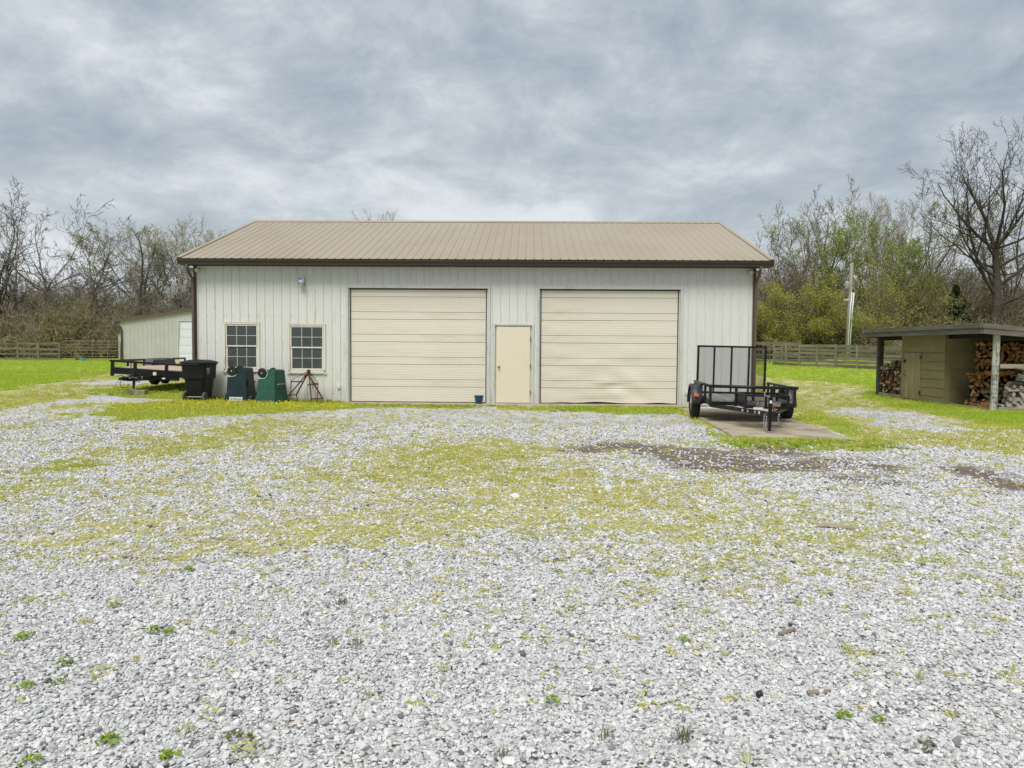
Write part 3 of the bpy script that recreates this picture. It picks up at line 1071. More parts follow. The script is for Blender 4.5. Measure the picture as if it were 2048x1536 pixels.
# windows
def window(x0, x1, z0, z1, lab):
    wn = opening_trim(x0, x1, z0, z1, m_winfr, w=.048, depth=.06, sill=True).build('window', m_winfr, barn, bevel=.005)
    wn['label'] = lab
    mb = MB()
    mb.box(x0 - .075, x1 + .075, -.055, -.03, z0 - .075, z0 - .05)
    mb.build('window_sill', m_winfr, wn)
    mb = MB()
    mb.box(x0 - .06, x1 + .06, -.042, -.03, z1 + .05, z1 + .062)
    mb.build('drip_cap', m_winfr, wn)
    zm = (z0 + z1) / 2 + .02
    for (a, b, yy) in ((z0 + .01, zm + .02, -.004), (zm - .02, z1 - .01, -.018)):
        low = yy > -.01
        mb = MB()
        fx = .06 if low else .045
        mb.box(x0 + .012, x0 + fx, yy, yy + .03, a, b)
        mb.box(x1 - fx + .002, x1 - .012, yy, yy + .03, a, b)
        mb.box(x0 + fx, x1 - fx, yy, yy + .028, a, a + (.05 if low else .034))
        mb.box(x0 + fx, x1 - fx, yy, yy + .028, b - .034, b)
        sash = mb.build('sash', m_winfr, wn, bevel=.003)
        gx0, gx1, gz0, gz1 = x0 + fx, x1 - fx, a + (.05 if low else .034), b - .034
        for cx_ in range(3):
            for cz_ in range(2):
                mb = MB()
                pw, ph = (gx1 - gx0) / 3, (gz1 - gz0) / 2
                mb.box(gx0 + cx_ * pw + .004, gx0 + (cx_ + 1) * pw - .004, yy + .012, yy + .016, gz0 + cz_ * ph + .003, gz0 + (cz_ + 1) * ph - .003)
                mb.build('pane', m_glass, wn)
        for cx_ in (1, 2):
            mb = MB()
            xx = gx0 + cx_ * (gx1 - gx0) / 3
            mb.box(xx - .008, xx + .008, yy + .006, yy + .024, gz0, gz1)
            mb.build('muntin', m_muntin, wn)
        mb = MB()
        zz_ = (gz0 + gz1) / 2
        mb.box(gx0, gx1, yy + .004, yy + .026, zz_ - .008, zz_ + .008)
        mb.build('muntin', m_muntin, wn)
    mb = MB()
    mb.box(x0 + .02, x1 - .02, .075, .09, z1 - .13, z1 - .02)
    mb.build('blind', m_muntin, wn)
    return wn


window(-6.80, -5.90, .91, 2.13, 'window behind the dark green upturned bin')
w2 = window(-5.03, -4.10, .88, 2.10, 'window above the rusty iron frame')
mb = MB()
mb.prism([(-6.22, 1.02), (-6.13, 1.15), (-6.10, 1.0)], .05, .055, axis='y')
mb.build('paper_scrap', m_white, barn)
mb = MB()
mb.prism([(-4.72, .95), (-4.6, 1.03), (-4.52, 1.12), (-4.45, 1.05), (-4.42, .95)], .06, .12, axis='y')
mb.build('dark_rag', m_hard, barn)

# outlets
for (ox, oz) in ((-3.69, .45), (5.72, .37)):
    mb = MB()
    mb.box(ox - .045, ox + .045, -.05, -.015, oz - .06, oz + .06)
    ob = mb.build('outlet_box', m_pvc, barn, bevel=.006)
    mb = MB()
    mb.box(ox - .034, ox + .034, -.056, -.051, oz - .045, oz + .005)
    mb.build('outlet_cover', m_jamb, ob)

# wall lamp (dusk-to-dawn)
wl = thing('wall_lamp', 'small white wall lamp with a blue label above the windows', 'lamp', (-4.67, 0, 3.18))
MB().lathe([(.055, .06), (.072, .065), (.075, .10), (.062, .20), (.045, .23), (.01, .235)], 20, Matrix.Translation((0, -.12, 0))).build('housing', m_pvc, wl, smooth=True)
mb = MB()
mb.box(-.085, .085, -.20, -.02, .035, .06)
mb.build('bracket', m_lampgrey, wl, bevel=.006)
MB().lathe([(.06, .034), (.075, .02), (.06, -.02), (.03, -.03)], 20, Matrix.Translation((0, -.12, 0))).build('lens', m_lampglass, wl, smooth=True)
mb = MB()
mb.add([(-.036, -.197, .14), (.036, -.197, .14), (.032, -.188, .205), (-.032, -.188, .205)], [(0, 1, 2, 3)])
mb.build('label_sticker', m_bluelabel, wl)


def floodlight(x, sg, lab):
    f = thing('floodlight', lab, 'floodlight', (x, -.02, 3.60))
    mb = MB()
    mb.lathe([(.05, 0), (.05, .025), (.02, .03)], 16, Matrix.Rotation(R(90), 4, 'X'))
    mb.build('base_plate', m_floodlt, f)
    for k, (dx, yaw) in enumerate(((-sg * .07, -sg * 8), (sg * .10, sg * 55))):
        Mh = Matrix.Translation((dx, -.09, -.01)) @ Matrix.Rotation(R(yaw), 4, 'Z') @ Matrix.Rotation(R(105), 4, 'X')
        h_ = MB().lathe([(.02, -.05), (.03, -.045), (.036, 0), (.06, .055), (.066, .085), (.066, .10)], 18, Mh).build('lamp_head', m_floodlt, f, smooth=True)
        MB().lathe([(.058, .1005), (.05, .108), (.01, .114)], 18, Mh).build('bulb', m_lampglass, h_, smooth=True)
        MB().tube([(0, -.02, 0), (dx * .7, -.06, -.005), (dx, -.08, -.01)], .011, 8).build('arm', m_floodlt, f)
    return f


floodlight(-7.56, -1, 'twin floodlight under the eave at the corner above the black bin')
floodlight(7.40, 1, 'twin floodlight under the eave at the corner above the mesh ramp')


# ================================================================== WHEELS
def wheel_parts(parent, x, y, z, r, w, sgn, rimmat, name='wheel'):
    """axle along x; sgn = outward side"""
    Mx = Matrix.Translation((x, y, z)) @ Matrix.Rotation(R(90), 4, 'Y')
    ri = r * .58
    prof = [(ri, -w / 2 * .8), (ri * 1.08, -w / 2), (r * .9, -w / 2), (r * .985, -w / 2 * .72), (r, -w / 2 * .3), (r, w / 2 * .3), (r * .985, w / 2 * .72), (r * .9, w / 2), (ri * 1.08, w / 2), (ri, w / 2 * .8)]
    mb = MB().lathe(prof, 36, Mx)
    wh = mb.build(name, m_rubber, parent, smooth=True)
    s = sgn
    prof = [(ri * 1.02, s * w * .42), (ri * .92, s * w * .40), (ri * .86, s * w * .22), (ri * .62, s * w * .20), (ri * .5, s * w * .30), (ri * .28, s * w * .32), (ri * .26, s * w * .45), (.004, s * w * .47)]
    MB().lathe(prof, 30, Mx).build('rim', rimmat, wh, smooth=True)
    return wh


def expanded_mesh(mb, org, ux, uz, wx, wz, dx, dz, t, d):
    """diamond lattice of thin strands in the plane org + a*ux + b*uz"""
    ux, uz, org = Vector(ux), Vector(uz), Vector(org)
    nrm_ = ux.cross(uz)
    k = dz / dx
    for s in (1, -1):
        c = -wz if s > 0 else 0.0
        lo = -wx * k if s > 0 else 0.0
        hi = wz if s > 0 else wz + wx * k
        c = lo
        while c < hi:
            # line b = s*k*a + c
            pts = []
            for a in (0, wx):
                b = s * k * a + c
                pts.append((a, b))
            (a0, b0), (a1, b1) = pts
            # clip to 0..wz
            def clip(a0, b0, a1, b1):
                sl = (b1 - b0) / (a1 - a0)
                ts = []
                for a, b in ((a0, b0), (a1, b1)):
                    if b < 0:
                        a, b = a0 + (0 - b0) / sl, 0
                    elif b > wz:
                        a, b = a0 + (wz - b0) / sl, wz
                    ts.append((a, b))
                return ts
            (a0, b0), (a1, b1) = clip(a0, b0, a1, b1)
            if a1 - a0 > 0.01:
                P0, P1 = org + ux * a0 + uz * b0, org + ux * a1 + uz * b1
                mb.bar(P0, P1, t, d, up=nrm_)
            c += dz * 2 if False else dz
    return mb


# ================================================================== UTILITY TRAILER (right)
ut = thing('utility_trailer', 'black utility trailer with upright mesh ramp on the concrete slab', 'trailer', (6.13, -3.72, 0.02), (0, R(.8), R(-5)))
FW, YF, YR_ = .84, -1.26, 1.22
fz0, fz1 = .36, .44
mb = MB()
mb.box(-FW - .025, -FW + .025, YF, YR_, fz0, fz1)
mb.box(FW - .025, FW + .025, YF, YR_, fz0, fz1)
mb.box(-FW + .025, FW - .025, YF - .025, YF + .025, fz0 + .002, fz1 - .002)
mb.box(-FW + .025, FW - .025, YR_ - .025, YR_ + .025, fz0 + .002, fz1 - .002)
for yy in (-.7, -.2, .3, .8):
    mb.box(-FW + .025, FW - .025, yy - .02, yy + .02, fz0 + .005, fz1 - .02)
mb.build('bed_frame', m_black, ut, bevel=.004)
nb = 11
for k in range(nb):
    wdt = (2 * FW - .06) / nb
    mb = MB()
    xx = -FW + .03 + k * wdt
    mb.box(xx + .004, xx + wdt - .004, YF + .03, YR_ - .03, fz1 - .01, fz1 + .025 + .002 * (k % 3))
    mb.build('deck_board', m_deckgrey, ut)
# top rail: round pipe
RT = .745
mb = MB()
mb.tube([(-FW, YR_ + .02, RT), (-FW, YF, RT)], .030, 10)
mb.build('side_rail', m_blackrail, ut, smooth=True)
mb = MB()
mb.tube([(FW, YR_ + .02, RT - .002), (FW, YF, RT - .002)], .026, 10)
mb.build('side_rail', m_blackrail, ut, smooth=True)
mb = MB()
mb.tube([(-FW - .03, YF - .001, RT + .001), (FW + .06, YF - .001, RT + .001)], .033, 12)
mb.build('front_rail', m_blackrail, ut, smooth=True)
for (px_, py_) in [(-FW, -.55), (-FW, .05), (-FW, .62), (-FW, YR_ - .05), (FW, -.65), (FW, -.1), (FW, .55), (FW, YR_ - .05)]:
    mb = MB()
    mb.box(px_ - .022, px_ + .022, py_ - .025, py_ + .025, fz1 - .07, RT - .015)
    mb.build('rail_post', m_blackrail, ut)
for px_ in (-FW + .005, -.32, .02, .38, FW - .005):
    mb = MB()
    ww = .026
    mb.box(px_ - ww, px_ + ww, YF - .03, YF + .022, fz0 - .01, RT - .012)
    mb.build('rail_post', m_blackrail, ut, bevel=.003)
# ramp gate
gx0, gx1, gz0, gz1, gyy = -.80, .80, .46, 1.60, YR_ + .05
mb = MB()
mb.box(gx0, gx0 + .05, gyy - .02, gyy + .02, gz0, gz1)
mb.box(gx1 - .05, gx1, gyy - .02, gyy + .02, gz0, gz1)
mb.box(gx0 + .05, gx1 - .05, gyy - .019, gyy + .019, gz1 - .045, gz1)
mb.box(gx0 + .05, gx1 - .05, gyy - .019, gyy + .019, gz0, gz0 + .05)
rg = mb.build('ramp_gate', m_black, ut)
for k in (1, 2, 3):
    xx = gx0 + k * (gx1 - gx0) / 4
    mb = MB()
    mb.box(xx - .02, xx + .02, gyy - .018, gyy + .018, gz0 + .05, gz1 - .045)
    mb.build('gate_bar', m_black, rg)
mb = expanded_mesh(MB(), (gx0 + .03, gyy + .022, gz0 + .03), (1, 0, 0), (0, 0, 1), gx1 - gx0 - .06, gz1 - gz0 - .06, .052, .026, .0048, .003)
o = mb.build('expanded_mesh', m_black, rg)
o['kind'] = 'stuff'
for sx in (-1, 1):
    mb = MB()
    mb.box(sx * .83 - .03, sx * .83 + .03, gyy - .05, gyy + .03, .40, .50)
    mb.build('gate_hinge', m_black, ut, bevel=.006)
# wheels + fenders
for sx in (-1, 1):
    wheel_parts(ut, sx * .985, 0, .33, .33, .185, sx, m_wheelw)
    vv, ff = [], []
    prof = []
    for k in range(13):
        a = R(-8 + k * 196 / 12)
        prof.append((-.40 * math.cos(a), .355 + .385 * math.sin(a)))
    for (yy, zz_) in prof:
        for xx in (sx * .875, sx * 1.10, sx * 1.105):
            vv.append((xx, yy, zz_ - (.035 if abs(xx) > 1.101 else 0)))
    for k in range(12):
        for j in range(2):
            a = k * 3 + j
            ff.append((a, a + 1, a + 4, a + 3))
    fe = MB().add(vv, ff).build('fender', m_fender, ut, smooth=True)
    sm = fe.modifiers.new('s', 'SOLIDIFY')
    sm.thickness = .006
    mb = MB()
    mb.box(sx * 1.0 - .05, sx * 1.0 + .05, -.432 if sx < 0 else .395, -.398 if sx < 0 else .43, .47, .53)
    ml = mb.build('marker_light', m_orange, ut, bevel=.008)
    mb = MB()
    mb.box(min(sx * .87, sx * 1.0), max(sx * .87, sx * 1.0), -.03, .03, .30, .36)
    mb.build('hub_mount', m_black, ut)
mb = MB()
mb.tube([(-.9, 0, .33), (.9, 0, .33)], .03, 8)
mb.build('axle', m_black, ut)
# tongue
for sx in (-1, 1):
    mb = MB()
    mb.bar((sx * .78, YF + .3, .335), (sx * .035, -3.02, .345), .05, .075)
    mb.build('tongue_beam', m_black, ut, bevel=.004)
    dv = (Vector((sx * .035, -3.02, .345)) - Vector((sx * .78, YF + .3, .335))).normalized()
    nv = Vector((0, 0, 1)).cross(dv).normalized()
    if nv.y > 0:
        nv = -nv
    for t, ln, mt in ((.60, .05, m_white), (.685, .035, m_white), (.80, .02, m_white), (.865, .045, m_white)) if sx < 0 else ((.9, .06, m_white),):
        P0 = Vector((sx * .78, YF + .3, .335)).lerp(Vector((sx * .035, -3.02, .345)), t) + nv * .027
        mb = MB()
        mb.bar(P0 - dv * ln / 2 * 1.2, P0 + dv * ln / 2 * 1.2, .002, .05)
        mb.build('decal', mt, ut)
mb = MB()
mb.box(-.045, .045, -3.22, -2.95, .335, .385)
mb.prism([(-.05, -3.22), (.05, -3.22), (.055, -3.32), (.03, -3.37), (-.03, -3.37), (-.055, -3.32)], .33, .405, axis='z')
cp = mb.build('coupler', m_black, ut, bevel=.008)
mb = MB()
mb.tube([(0, -3.15, .40), (0, -3.22, .44), (.01, -3.28, .45)], .012, 6)
mb.build('latch_lever', m_steel, cp)
jx_, jy_ = -.055, -3.16
mb = MB()
mb.box(jx_ - .03, jx_ + .03, jy_ - .03, jy_ + .03, .27, .70)
jk = mb.build('jack', m_black, ut, bevel=.005)
mb = MB()
mb.box(jx_ - .024, jx_ + .024, jy_ - .024, jy_ + .024, .05, .27)
mb.build('jack_leg', m_black, jk)
mb = MB()
mb.box(jx_ - .05, jx_ + .05, jy_ - .05, jy_ + .05, .025, .05)
mb.build('jack_foot', m_steel, jk)
mb = MB()
mb.tube([(jx_, jy_, .66), (jx_ - .03, jy_ - .06, .67), (jx_ - .12, jy_ - .085, .69), (jx_ - .125, jy_ - .085, .76)], .013, 8)
mb.build('crank_handle', m_steel, jk)
mb = MB()
mb.box(jx_ - .02, jx_ + .02, jy_ - .034, jy_ - .031, .55, .60)
mb.build('decal', m_white, jk)
mb = MB()
mb.box(.03, .13, -2.7, -2.66, .40, .44)
mb.build('marker_light', m_red, ut, bevel=.006)
mb = MB()
mb.box(-.22, -.04, -2.52, -2.515, .385, .425)
mb.build('decal', m_white, ut)


def chain(name, pts, parent, r=.012):
    P = [Vector(p) for p in pts]
    tot = [0]
    for a, b in zip(P[:-1], P[1:]):
        tot.append(tot[-1] + (b - a).length)
    mb = MB()
    n = int(tot[-1] / .028)
    for i in range(n):
        s = (i + .5) * tot[-1] / n
        k = max(j for j in range(len(tot) - 1) if tot[j] <= s)
        t = (s - tot[k]) / (tot[k + 1] - tot[k])
        c = P[k].lerp(P[k + 1], t)
        d = (P[k + 1] - P[k]).normalized()
        a = d.cross(Vector((1, .3, 0))).normalized()
        if i % 2:
            a = d.cross(a)
        ring = [c + d * (.021 * math.cos(q)) + a * (r * math.sin(q)) for q in [2 * math.pi * j / 8 for j in range(9)]]
        mb.tube(ring, .0042, 4, cap=False)
    return mb.build(name, m_steel, parent)


chain('safety_chain', [(-.06, -2.98, .36), (-.13, -3.05, .33), (-.14, -3.06, .12), (-.10, -3.07, .10), (-.09, -3.06, .30)], ut)
chain('safety_chain', [(.06, -2.98, .36), (.12, -3.04, .33), (.125, -3.05, .15)], ut)
# tongue basket
bx0, bx1, by0, by1, bz0, bz1 = -.36, .42, -2.50, -1.55, .40, .66
mb = MB()
for xx in (bx0, bx1):
    for yy in (by0, by1):
        mb.box(xx - .018, xx + .018, yy - .018, yy + .018, bz0, bz1)
    mb.box(xx - .017, xx + .017, by0 + .018, by1 - .018, bz1 - .035, bz1)
    mb.box(xx - .017, xx + .017, by0 + .018, by1 - .018, bz0, bz0 + .03)
for yy in (by0, by1):
    mb.box(bx0 + .018, bx1 - .018, yy - .017, yy + .017, bz1 - .034, bz1 - .001)
    mb.box(bx0 + .018, bx1 - .018, yy - .017, yy + .017, bz0 + .001, bz0 + .031)
mb.box(-.01, .03, by0 - .016, by0 + .016, bz0 + .03, bz1 - .034)
bk = mb.build('tongue_basket', m_black, ut)
mb = MB()
expanded_mesh(mb, (bx0, by1, bz0), (1, 0, 0), (0, 0, 1), bx1 - bx0, bz1 - bz0, .06, .036, .007, .004)
expanded_mesh(mb, (bx1, by0, bz0), (0, 1, 0), (0, 0, 1), by1 - by0, bz1 - bz0, .06, .036, .007, .004)
expanded_mesh(mb, (bx0, by0, bz0), (0, 1, 0), (0, 0, 1), by1 - by0, bz1 - bz0, .06, .036, .007, .004)
expanded_mesh(mb, (bx0, by0, bz0 + .005), (1, 0, 0), (0, 1, 0), bx1 - bx0, by1 - by0, .06, .036, .007, .004)
o = mb.build('basket_mesh', m_black, bk)
o['kind'] = 'stuff'


# ================================================================== FLATBED TRAILER (left)
ft = thing('flatbed_trailer', 'black flatbed trailer with pale plank deck parked beside the barn', 'trailer', (-10.43, 2.95, Z(-10.4, 3) + .02), (0, R(3.4), R(4)))
HW, LEN = 1.16, 6.0
bz0, bz1, rz1 = .50, .70, .93
mb = MB()
mb.box(-HW, HW, -.05, .05, bz0, bz1)
mb.box(-HW, -HW + .06, .05, LEN, bz0, bz1)
mb.box(HW - .06, HW, .05, LEN, bz0, bz1)
mb.box(-HW + .06, HW - .06, LEN - .1, LEN, bz0, bz1)
for yy in np.arange(.6, LEN - .2, .6):
    mb.box(-HW + .06, HW - .06, yy - .03, yy + .03, bz0 + .02, bz1 - .05)
mb.box(-.45, -.37, .05, LEN - .1, bz0 - .08, bz0 + .05)
mb.box(.37, .45, .05, LEN - .1, bz0 - .08, bz0 + .05)
mb.build('bed_frame', m_black, ft, bevel=.006)
for k in range(9):
    wdt = (2 * HW - .14) / 9
    mb = MB()
    xx = -HW + .07 + k * wdt
    mb.box(xx + .004, xx + wdt - .004, .055, LEN - .11, bz1 - .045, bz1 + .004 + .002 * (k % 2))
    mb.build('deck_plank', m_deck, ft)
mb = MB()
mb.box(-HW - .05, HW + .02, -.045, .035, rz1 - .065, rz1)
mb.build('front_rail', m_black, ft, bevel=.004)
for sx in (-1, 1):
    for seg in ((.04, 2.35), (4.85, LEN)):
        mb = MB()
        mb.box(sx * HW - .03, sx * HW + .03, seg[0], seg[1], rz1 - .063, rz1 - .002)
        mb.build('side_rail', m_black, ft)
    for yy in (1.1, 2.3, 4.9, 5.95):
        mb = MB()
        mb.box(sx * HW - .025, sx * HW + .025, yy - .03, yy + .03, bz0 + .05, rz1 - .06)
        mb.build('rail_post', m_black, ft)
for xx in (-HW + .03, -.44, .52, HW - .03):
    mb = MB()
    mb.box(xx - .04, xx + .04, -.056, -.02 + .05, bz0 - (.07 if xx < -1 else 0), rz1 - .03)
    mb.build('stake_post', m_black, ft)
for sx in (-1, 1):
    for yy in (3.15, 4.05):
        wheel_parts(ft, sx * 1.12, yy, .36, .36, .21, sx, m_wheelw)
    mb = MB()
    pr = [(2.42, .62), (2.72, .93), (4.48, .93), (4.78, .62), (4.74, .60), (4.46, .90), (2.74, .90), (2.46, .60)]
    mb.prism(pr, sx * 1.0, sx * 1.27, axis='x')
    mb.build('fender', m_fender, ft, bevel=.004)
    mb = MB()
    mb.prism([(2.46, .615), (2.74, .895), (4.46, .895), (4.74, .615)], sx * 1.0 - .004, sx * 1.0 + .004, axis='x')
    mb.build('fender_plate', m_black, ft)
# front decals
mb = MB()
mb.box(.13, .23, -.0535, -.051, .53, .63)
mb.build('decal', m_white, ft)
for (a, b, mt) in ((.12, .27, m_white), (.27, .42, m_red), (.42, .52, m_white)):
    mb = MB()
    mb.box(a, b, -.0835, -.081, .425, .475)
    mb.build('reflective_tape', mt, ft)
mb = MB()
mb.box(-.5, .95, -.08, -.052, .40, .50)
mb.build('cross_member', m_black, ft)
for sx in (-1, 1):
    mb = MB()
    mb.bar((sx * .42, .1, .47), (sx * .05, -1.62, .47), .06, .13)
    mb.build('tongue_beam', m_black, ft, bevel=.005)
mb = MB()
mb.box(-.06, .06, -1.80, -1.45, .44, .53)
mb.box(-.045, .045, -1.98, -1.80, .45, .52)
cp = mb.build('coupler', m_black, ft, bevel=.012)
mb = MB()
mb.tube([(.0, -1.7, .53), (-.02, -1.82, .58), (-.05, -1.9, .57), (-.12, -1.95, .55)], .015, 8)
mb.build('latch_lever', m_steel, cp)
JX, JY = .17, -1.45
mb = MB()
mb.tube([(JX, JY, .30), (JX, JY, .72)], .04, 12)
jk = mb.build('jack', m_black, ft)
mb = MB()
mb.tube([(JX, JY, .165), (JX, JY, .30)], .03, 12)
mb.build('jack_leg', m_black, jk)
mb = MB()
mb.lathe([(.03, .19), (.07, .175), (.075, .155)], 16, Matrix.Translation((JX, JY, 0)))
mb.build('jack_foot', m_steel, jk)
mb = MB()
mb.tube([(JX, JY, .72), (JX - .03, JY, .78), (JX - .10, JY, .79), (JX - .11, JY, .96)], .013, 8)
mb.build('crank_handle', m_black, jk)
mb = MB()
mb.tube([(JX + .05, JY, .60), (JX + .2, JY - .05, .62), (JX + .26, JY - .1, .5), (JX + .2, JY - .1, .40), (JX + .1, JY - .1, .42), (JX + .04, JY - .1, .5)], .012, 8)
mb.build('cable', m_rubber, ft, smooth=True)
mb = MB()
mb.tube([(-.12, -1.6, .46), (-.14, -1.65, .3), (-.08, -1.66, .21), (.04, -1.62, .22), (.10, -1.55, .33)], .009, 8)
mb.build('cable', m_rubber, ft, smooth=True)
chain('safety_chain', [(-.05, -1.8, .44), (-.16, -1.82, .36), (-.16, -1.82, .22), (-.13, -1.82, .2)], ft, .014)
chain('safety_chain', [(.02, -1.72, .52), (.10, -1.74, .57), (.16, -1.72, .50), (.20, -1.6, .53), (.30, -1.5, .5)], ft, .014)
MB().tube([(.33, -1.3, .47), (.335, -1.32, .55)], .022, 10).build('plug', m_steel, ft)

# concrete block below its jack
zb_ = Z(-9.75, 1.3)
cb = MB()
cb.box(-.27, .27, -.14, .14, 0, .17)
o = cb.build('concrete_block', m_concblk, None, bevel=.012, loc=(-10.02, 1.48, zb_ - .01), rot=(0, 0, R(4)))
tag(o, 'mossy concrete block under the jack of the flatbed trailer', 'block')


# ================================================================== BINS
bb = thing('trash_bin', 'black wheeled trash bin standing upright at the barn corner', 'bin', (-7.26, -.62, Z(-7.3, -.62) - .01), R(-3))
bb.scale = (.91, .93, 1.0)


def rect_ring(hx, y0, y1, z, r=.06, n=4):
    pts = []
    for (cx_, cy_, a0) in ((hx - r, y1 - r, 0), (-hx + r, y1 - r, 90), (-hx + r, y0 + r, 180), (hx - r, y0 + r, 270)):
        for k in range(n + 1):
            a = R(a0 + 90 * k / n)
            pts.append((cx_ + r * math.cos(a), cy_ + r * math.sin(a), z))
    return pts


def loft(rings, capb=True, capt=True):
    n = len(rings[0])
    vv = [p for r in rings for p in r]
    ff = []
    for i in range(len(rings) - 1):
        for k in range(n):
            a, b = i * n + k, i * n + (k + 1) % n
            ff.append((a, b, b + n, a + n))
    if capb:
        ff.append(tuple(range(n - 1, -1, -1)))
    if capt:
        ff.append(tuple(range((len(rings) - 1) * n, len(rings) * n)))
    return MB().add(vv, ff)


rings = [rect_ring(.235, -.25, .25, .05), rect_ring(.25, -.27, .27, .10), rect_ring(.29, -.33, .34, .58), rect_ring(.30, -.34, .35, .60),
         rect_ring(.335, -.37, .37, .615), rect_ring(.345, -.385, .40, .95), rect_ring(.365, -.40, .42, .97), rect_ring(.365, -.40, .42, 1.0)]
loft(rings).build('body', m_binblk, bb, bevel=.004)
lid = loft([rect_ring(.385, -.43, .45, 1.005), rect_ring(.39, -.435, .455, 1.03), rect_ring(.36, -.40, .42, 1.06), rect_ring(.22, -.25, .27, 1.105), rect_ring(.12, -.14, .15, 1.11)]).build('lid', m_binblk, bb)
mb = MB()
mb.tube([(-.24, -.40, .99), (-.24, -.47, .985), (.24, -.47, .985), (.24, -.40, .99)], .018, 8)
mb.build('handle', m_binblk, bb)
for sx in (-1, 1):
    Mx = Matrix.Translation((sx * .30, -.27, .135)) @ Matrix.Rotation(R(90), 4, 'Y')
    wh = MB().lathe([(.10, -.03), (.125, -.028), (.135, -.015), (.135, .015), (.125, .028), (.10, .03)], 28, Mx).build('wheel', m_greywheel, bb, smooth=True)
    MB().lathe([(.10, sx * .022), (.085, sx * .012), (.03, sx * .018), (.028, sx * .035), (.004, sx * .036)], 24, Mx).build('hub', m_binblk, wh)
MB().tube([(-.33, -.27, .135), (.33, -.27, .135)], .012, 8).build('axle', m_steel, bb)
for k, (txt, zz_, sz) in enumerate((('···', .865, .05), ('·····', .815, .05), ('017', .735, .085))):
    if k < 2:
        st = MB()
        for q in range(5):
            st.box(.3425, .3465, -.22 + q * .034, -.22 + q * .034 + .024 + .006 * (q % 2), zz_, zz_ + .03 - .008 * (q % 3))
        o = st.build('stencil_line', m_white, bb)
        o['kind'] = 'stuff'
    else:
        text_mesh('stencil_number', txt, sz, m_white, bb, (.3455, -.135, zz_), (R(90), 0, R(90)))


def green_bin(name, lab, loc, rz, mat, mirrored=False, stickers=False, dx=0):
    g = thing('trash_bin', lab, 'bin', loc, (0, 0, rz))
    # profile in xz (upside down: narrow bottom uppermost), notch for the wheel at upper left
    prof = [(.285, .0), (.30, .04), (.285, .24), (.265, .245), (.225, .88), (.20, .92), (-.02, .92)]
    cxw, czw, rw = -.145, .835, .155
    for k in range(9):
        a = R(35 - k * 125 / 8 + 0)
        prof.append((cxw + rw * math.cos(a), czw + rw * math.sin(a)))
    prof += [(-.27, .675), (-.285, .245), (-.305, .24), (-.315, .04), (-.30, 0)]

    def half(z):
        return (.315 - .012 * z / .24) if z <= .2405 else .275 - .055 * (z - .24) / .68
    mb = MB()
    n = len(prof)
    vv = []
    for s in (-1, 1):
        for a, b in prof:
            vv.append((a, s * half(b), b))
    ff = [(i, (i + 1) % n, n + (i + 1) % n, n + i) for i in range(n)] + [tuple(range(n - 1, -1, -1)), tuple(range(n, 2 * n))]
    body = mb.add(vv, ff).build('body', mat, g, bevel=.014)
    for s in (-1, 1):
        for xx in (-.10, .09):
            m2 = MB()
            ring = []
            for z_ in (.26, .64):
                ring.append((xx, s * (half(z_) + .001), z_))
            m2.bar(ring[0], ring[1], .012, .010, up=(0, 1, 0))
            m2.build('moulded_rib', mat, body)
    for s in (-1, 1):
        Mx = Matrix.Translation((cxw, s * .235, czw)) @ Matrix.Rotation(R(90), 4, 'X')
        wh = MB().lathe([(.095, -.028), (.122, -.026), (.13, -.012), (.13, .012), (.122, .026), (.095, .028)], 28, Mx).build('wheel', m_rubber, g, smooth=True)
        hb = MB()
        hb.lathe([(.096, .006), (.03, .006), (.03, .03), (.004, .032)] if s < 0 else [(.096, -.006), (.03, -.006), (.03, -.03), (.004, -.032)], 24, Mx)
        hb = hb.build('hub', m_hard, wh)
        sp = MB()
        for k in range(8):
            a = R(45 * k + 10)
            sp.bar(Mx @ Vector((.028 * math.cos(a), .028 * math.sin(a), -s * .022)), Mx @ Vector((.098 * math.cos(a), .098 * math.sin(a), -s * .022)), .010, .008, up=(0, 1, 0))
        sp = sp.build('spokes', m_rubber, wh)
        sp['kind'] = 'stuff'
        MB().lathe([(.016, -s * .03), (.016, -s * .038), (.004, -s * .04)], 12, Mx).build('axle_cap', m_pvc if s < 0 else m_steel, wh)
    MB().tube([(cxw, -.25, czw), (cxw, .25, czw)], .011, 8).build('axle', m_steel, g)
    mb = MB()
    mb.tube([(.268, -.17, .53), (.315, -.17, .55), (.315, .17, .55), (.268, .17, .53)], .014, 8)
    mb.build('lift_bar', m_steel if not stickers else m_hard, g)
    mb = MB()
    mb.box(.25, .272, -.19, .19, .44, .62)
    mb.build('lift_pocket', m_hard if stickers else mat, g, bevel=.012)
    mb = MB()
    mb.prism([(-.33, 0), (.32, 0), (.32, .035), (-.33, .035)], -.335, .335, axis='y')
    mb.build('rim', mat, g, bevel=.012)
    if stickers:
        mb = MB()
        mb.add([(-.19, -.3165, .06), (.17, -.3165, .06), (.17, -.3135, .155), (-.19, -.3135, .155)], [(0, 1, 2, 3)])
        st = mb.build('paper_label', m_white, g)
        mk = MB()
        rr = random.Random(8)
        for k in range(13):
            xx = -.16 + k * .024
            z0_ = .075 + rr.random() * .02
            hh = .03 + rr.random() * .03
            mk.add([(xx, -.318, z0_), (xx + .012, -.318, z0_), (xx + .014, -.3155, z0_ + hh), (xx + .002, -.3155, z0_ + hh)], [(0, 1, 2, 3)])
        o = mk.build('label_print', m_ink, st)
        o['kind'] = 'stuff'
        mb = MB()
        mb.add([(.2985, -.22, .07), (.2985, -.02, .07), (.294, -.02, .18), (.294, -.22, .18)], [(0, 1, 2, 3)])
        st = mb.build('paper_label', m_lampgrey, g)
        text_mesh('label_print', 'A8', .085, m_ink, st, (.3005, -.125, .09), (R(90), 0, R(90)))
    return g


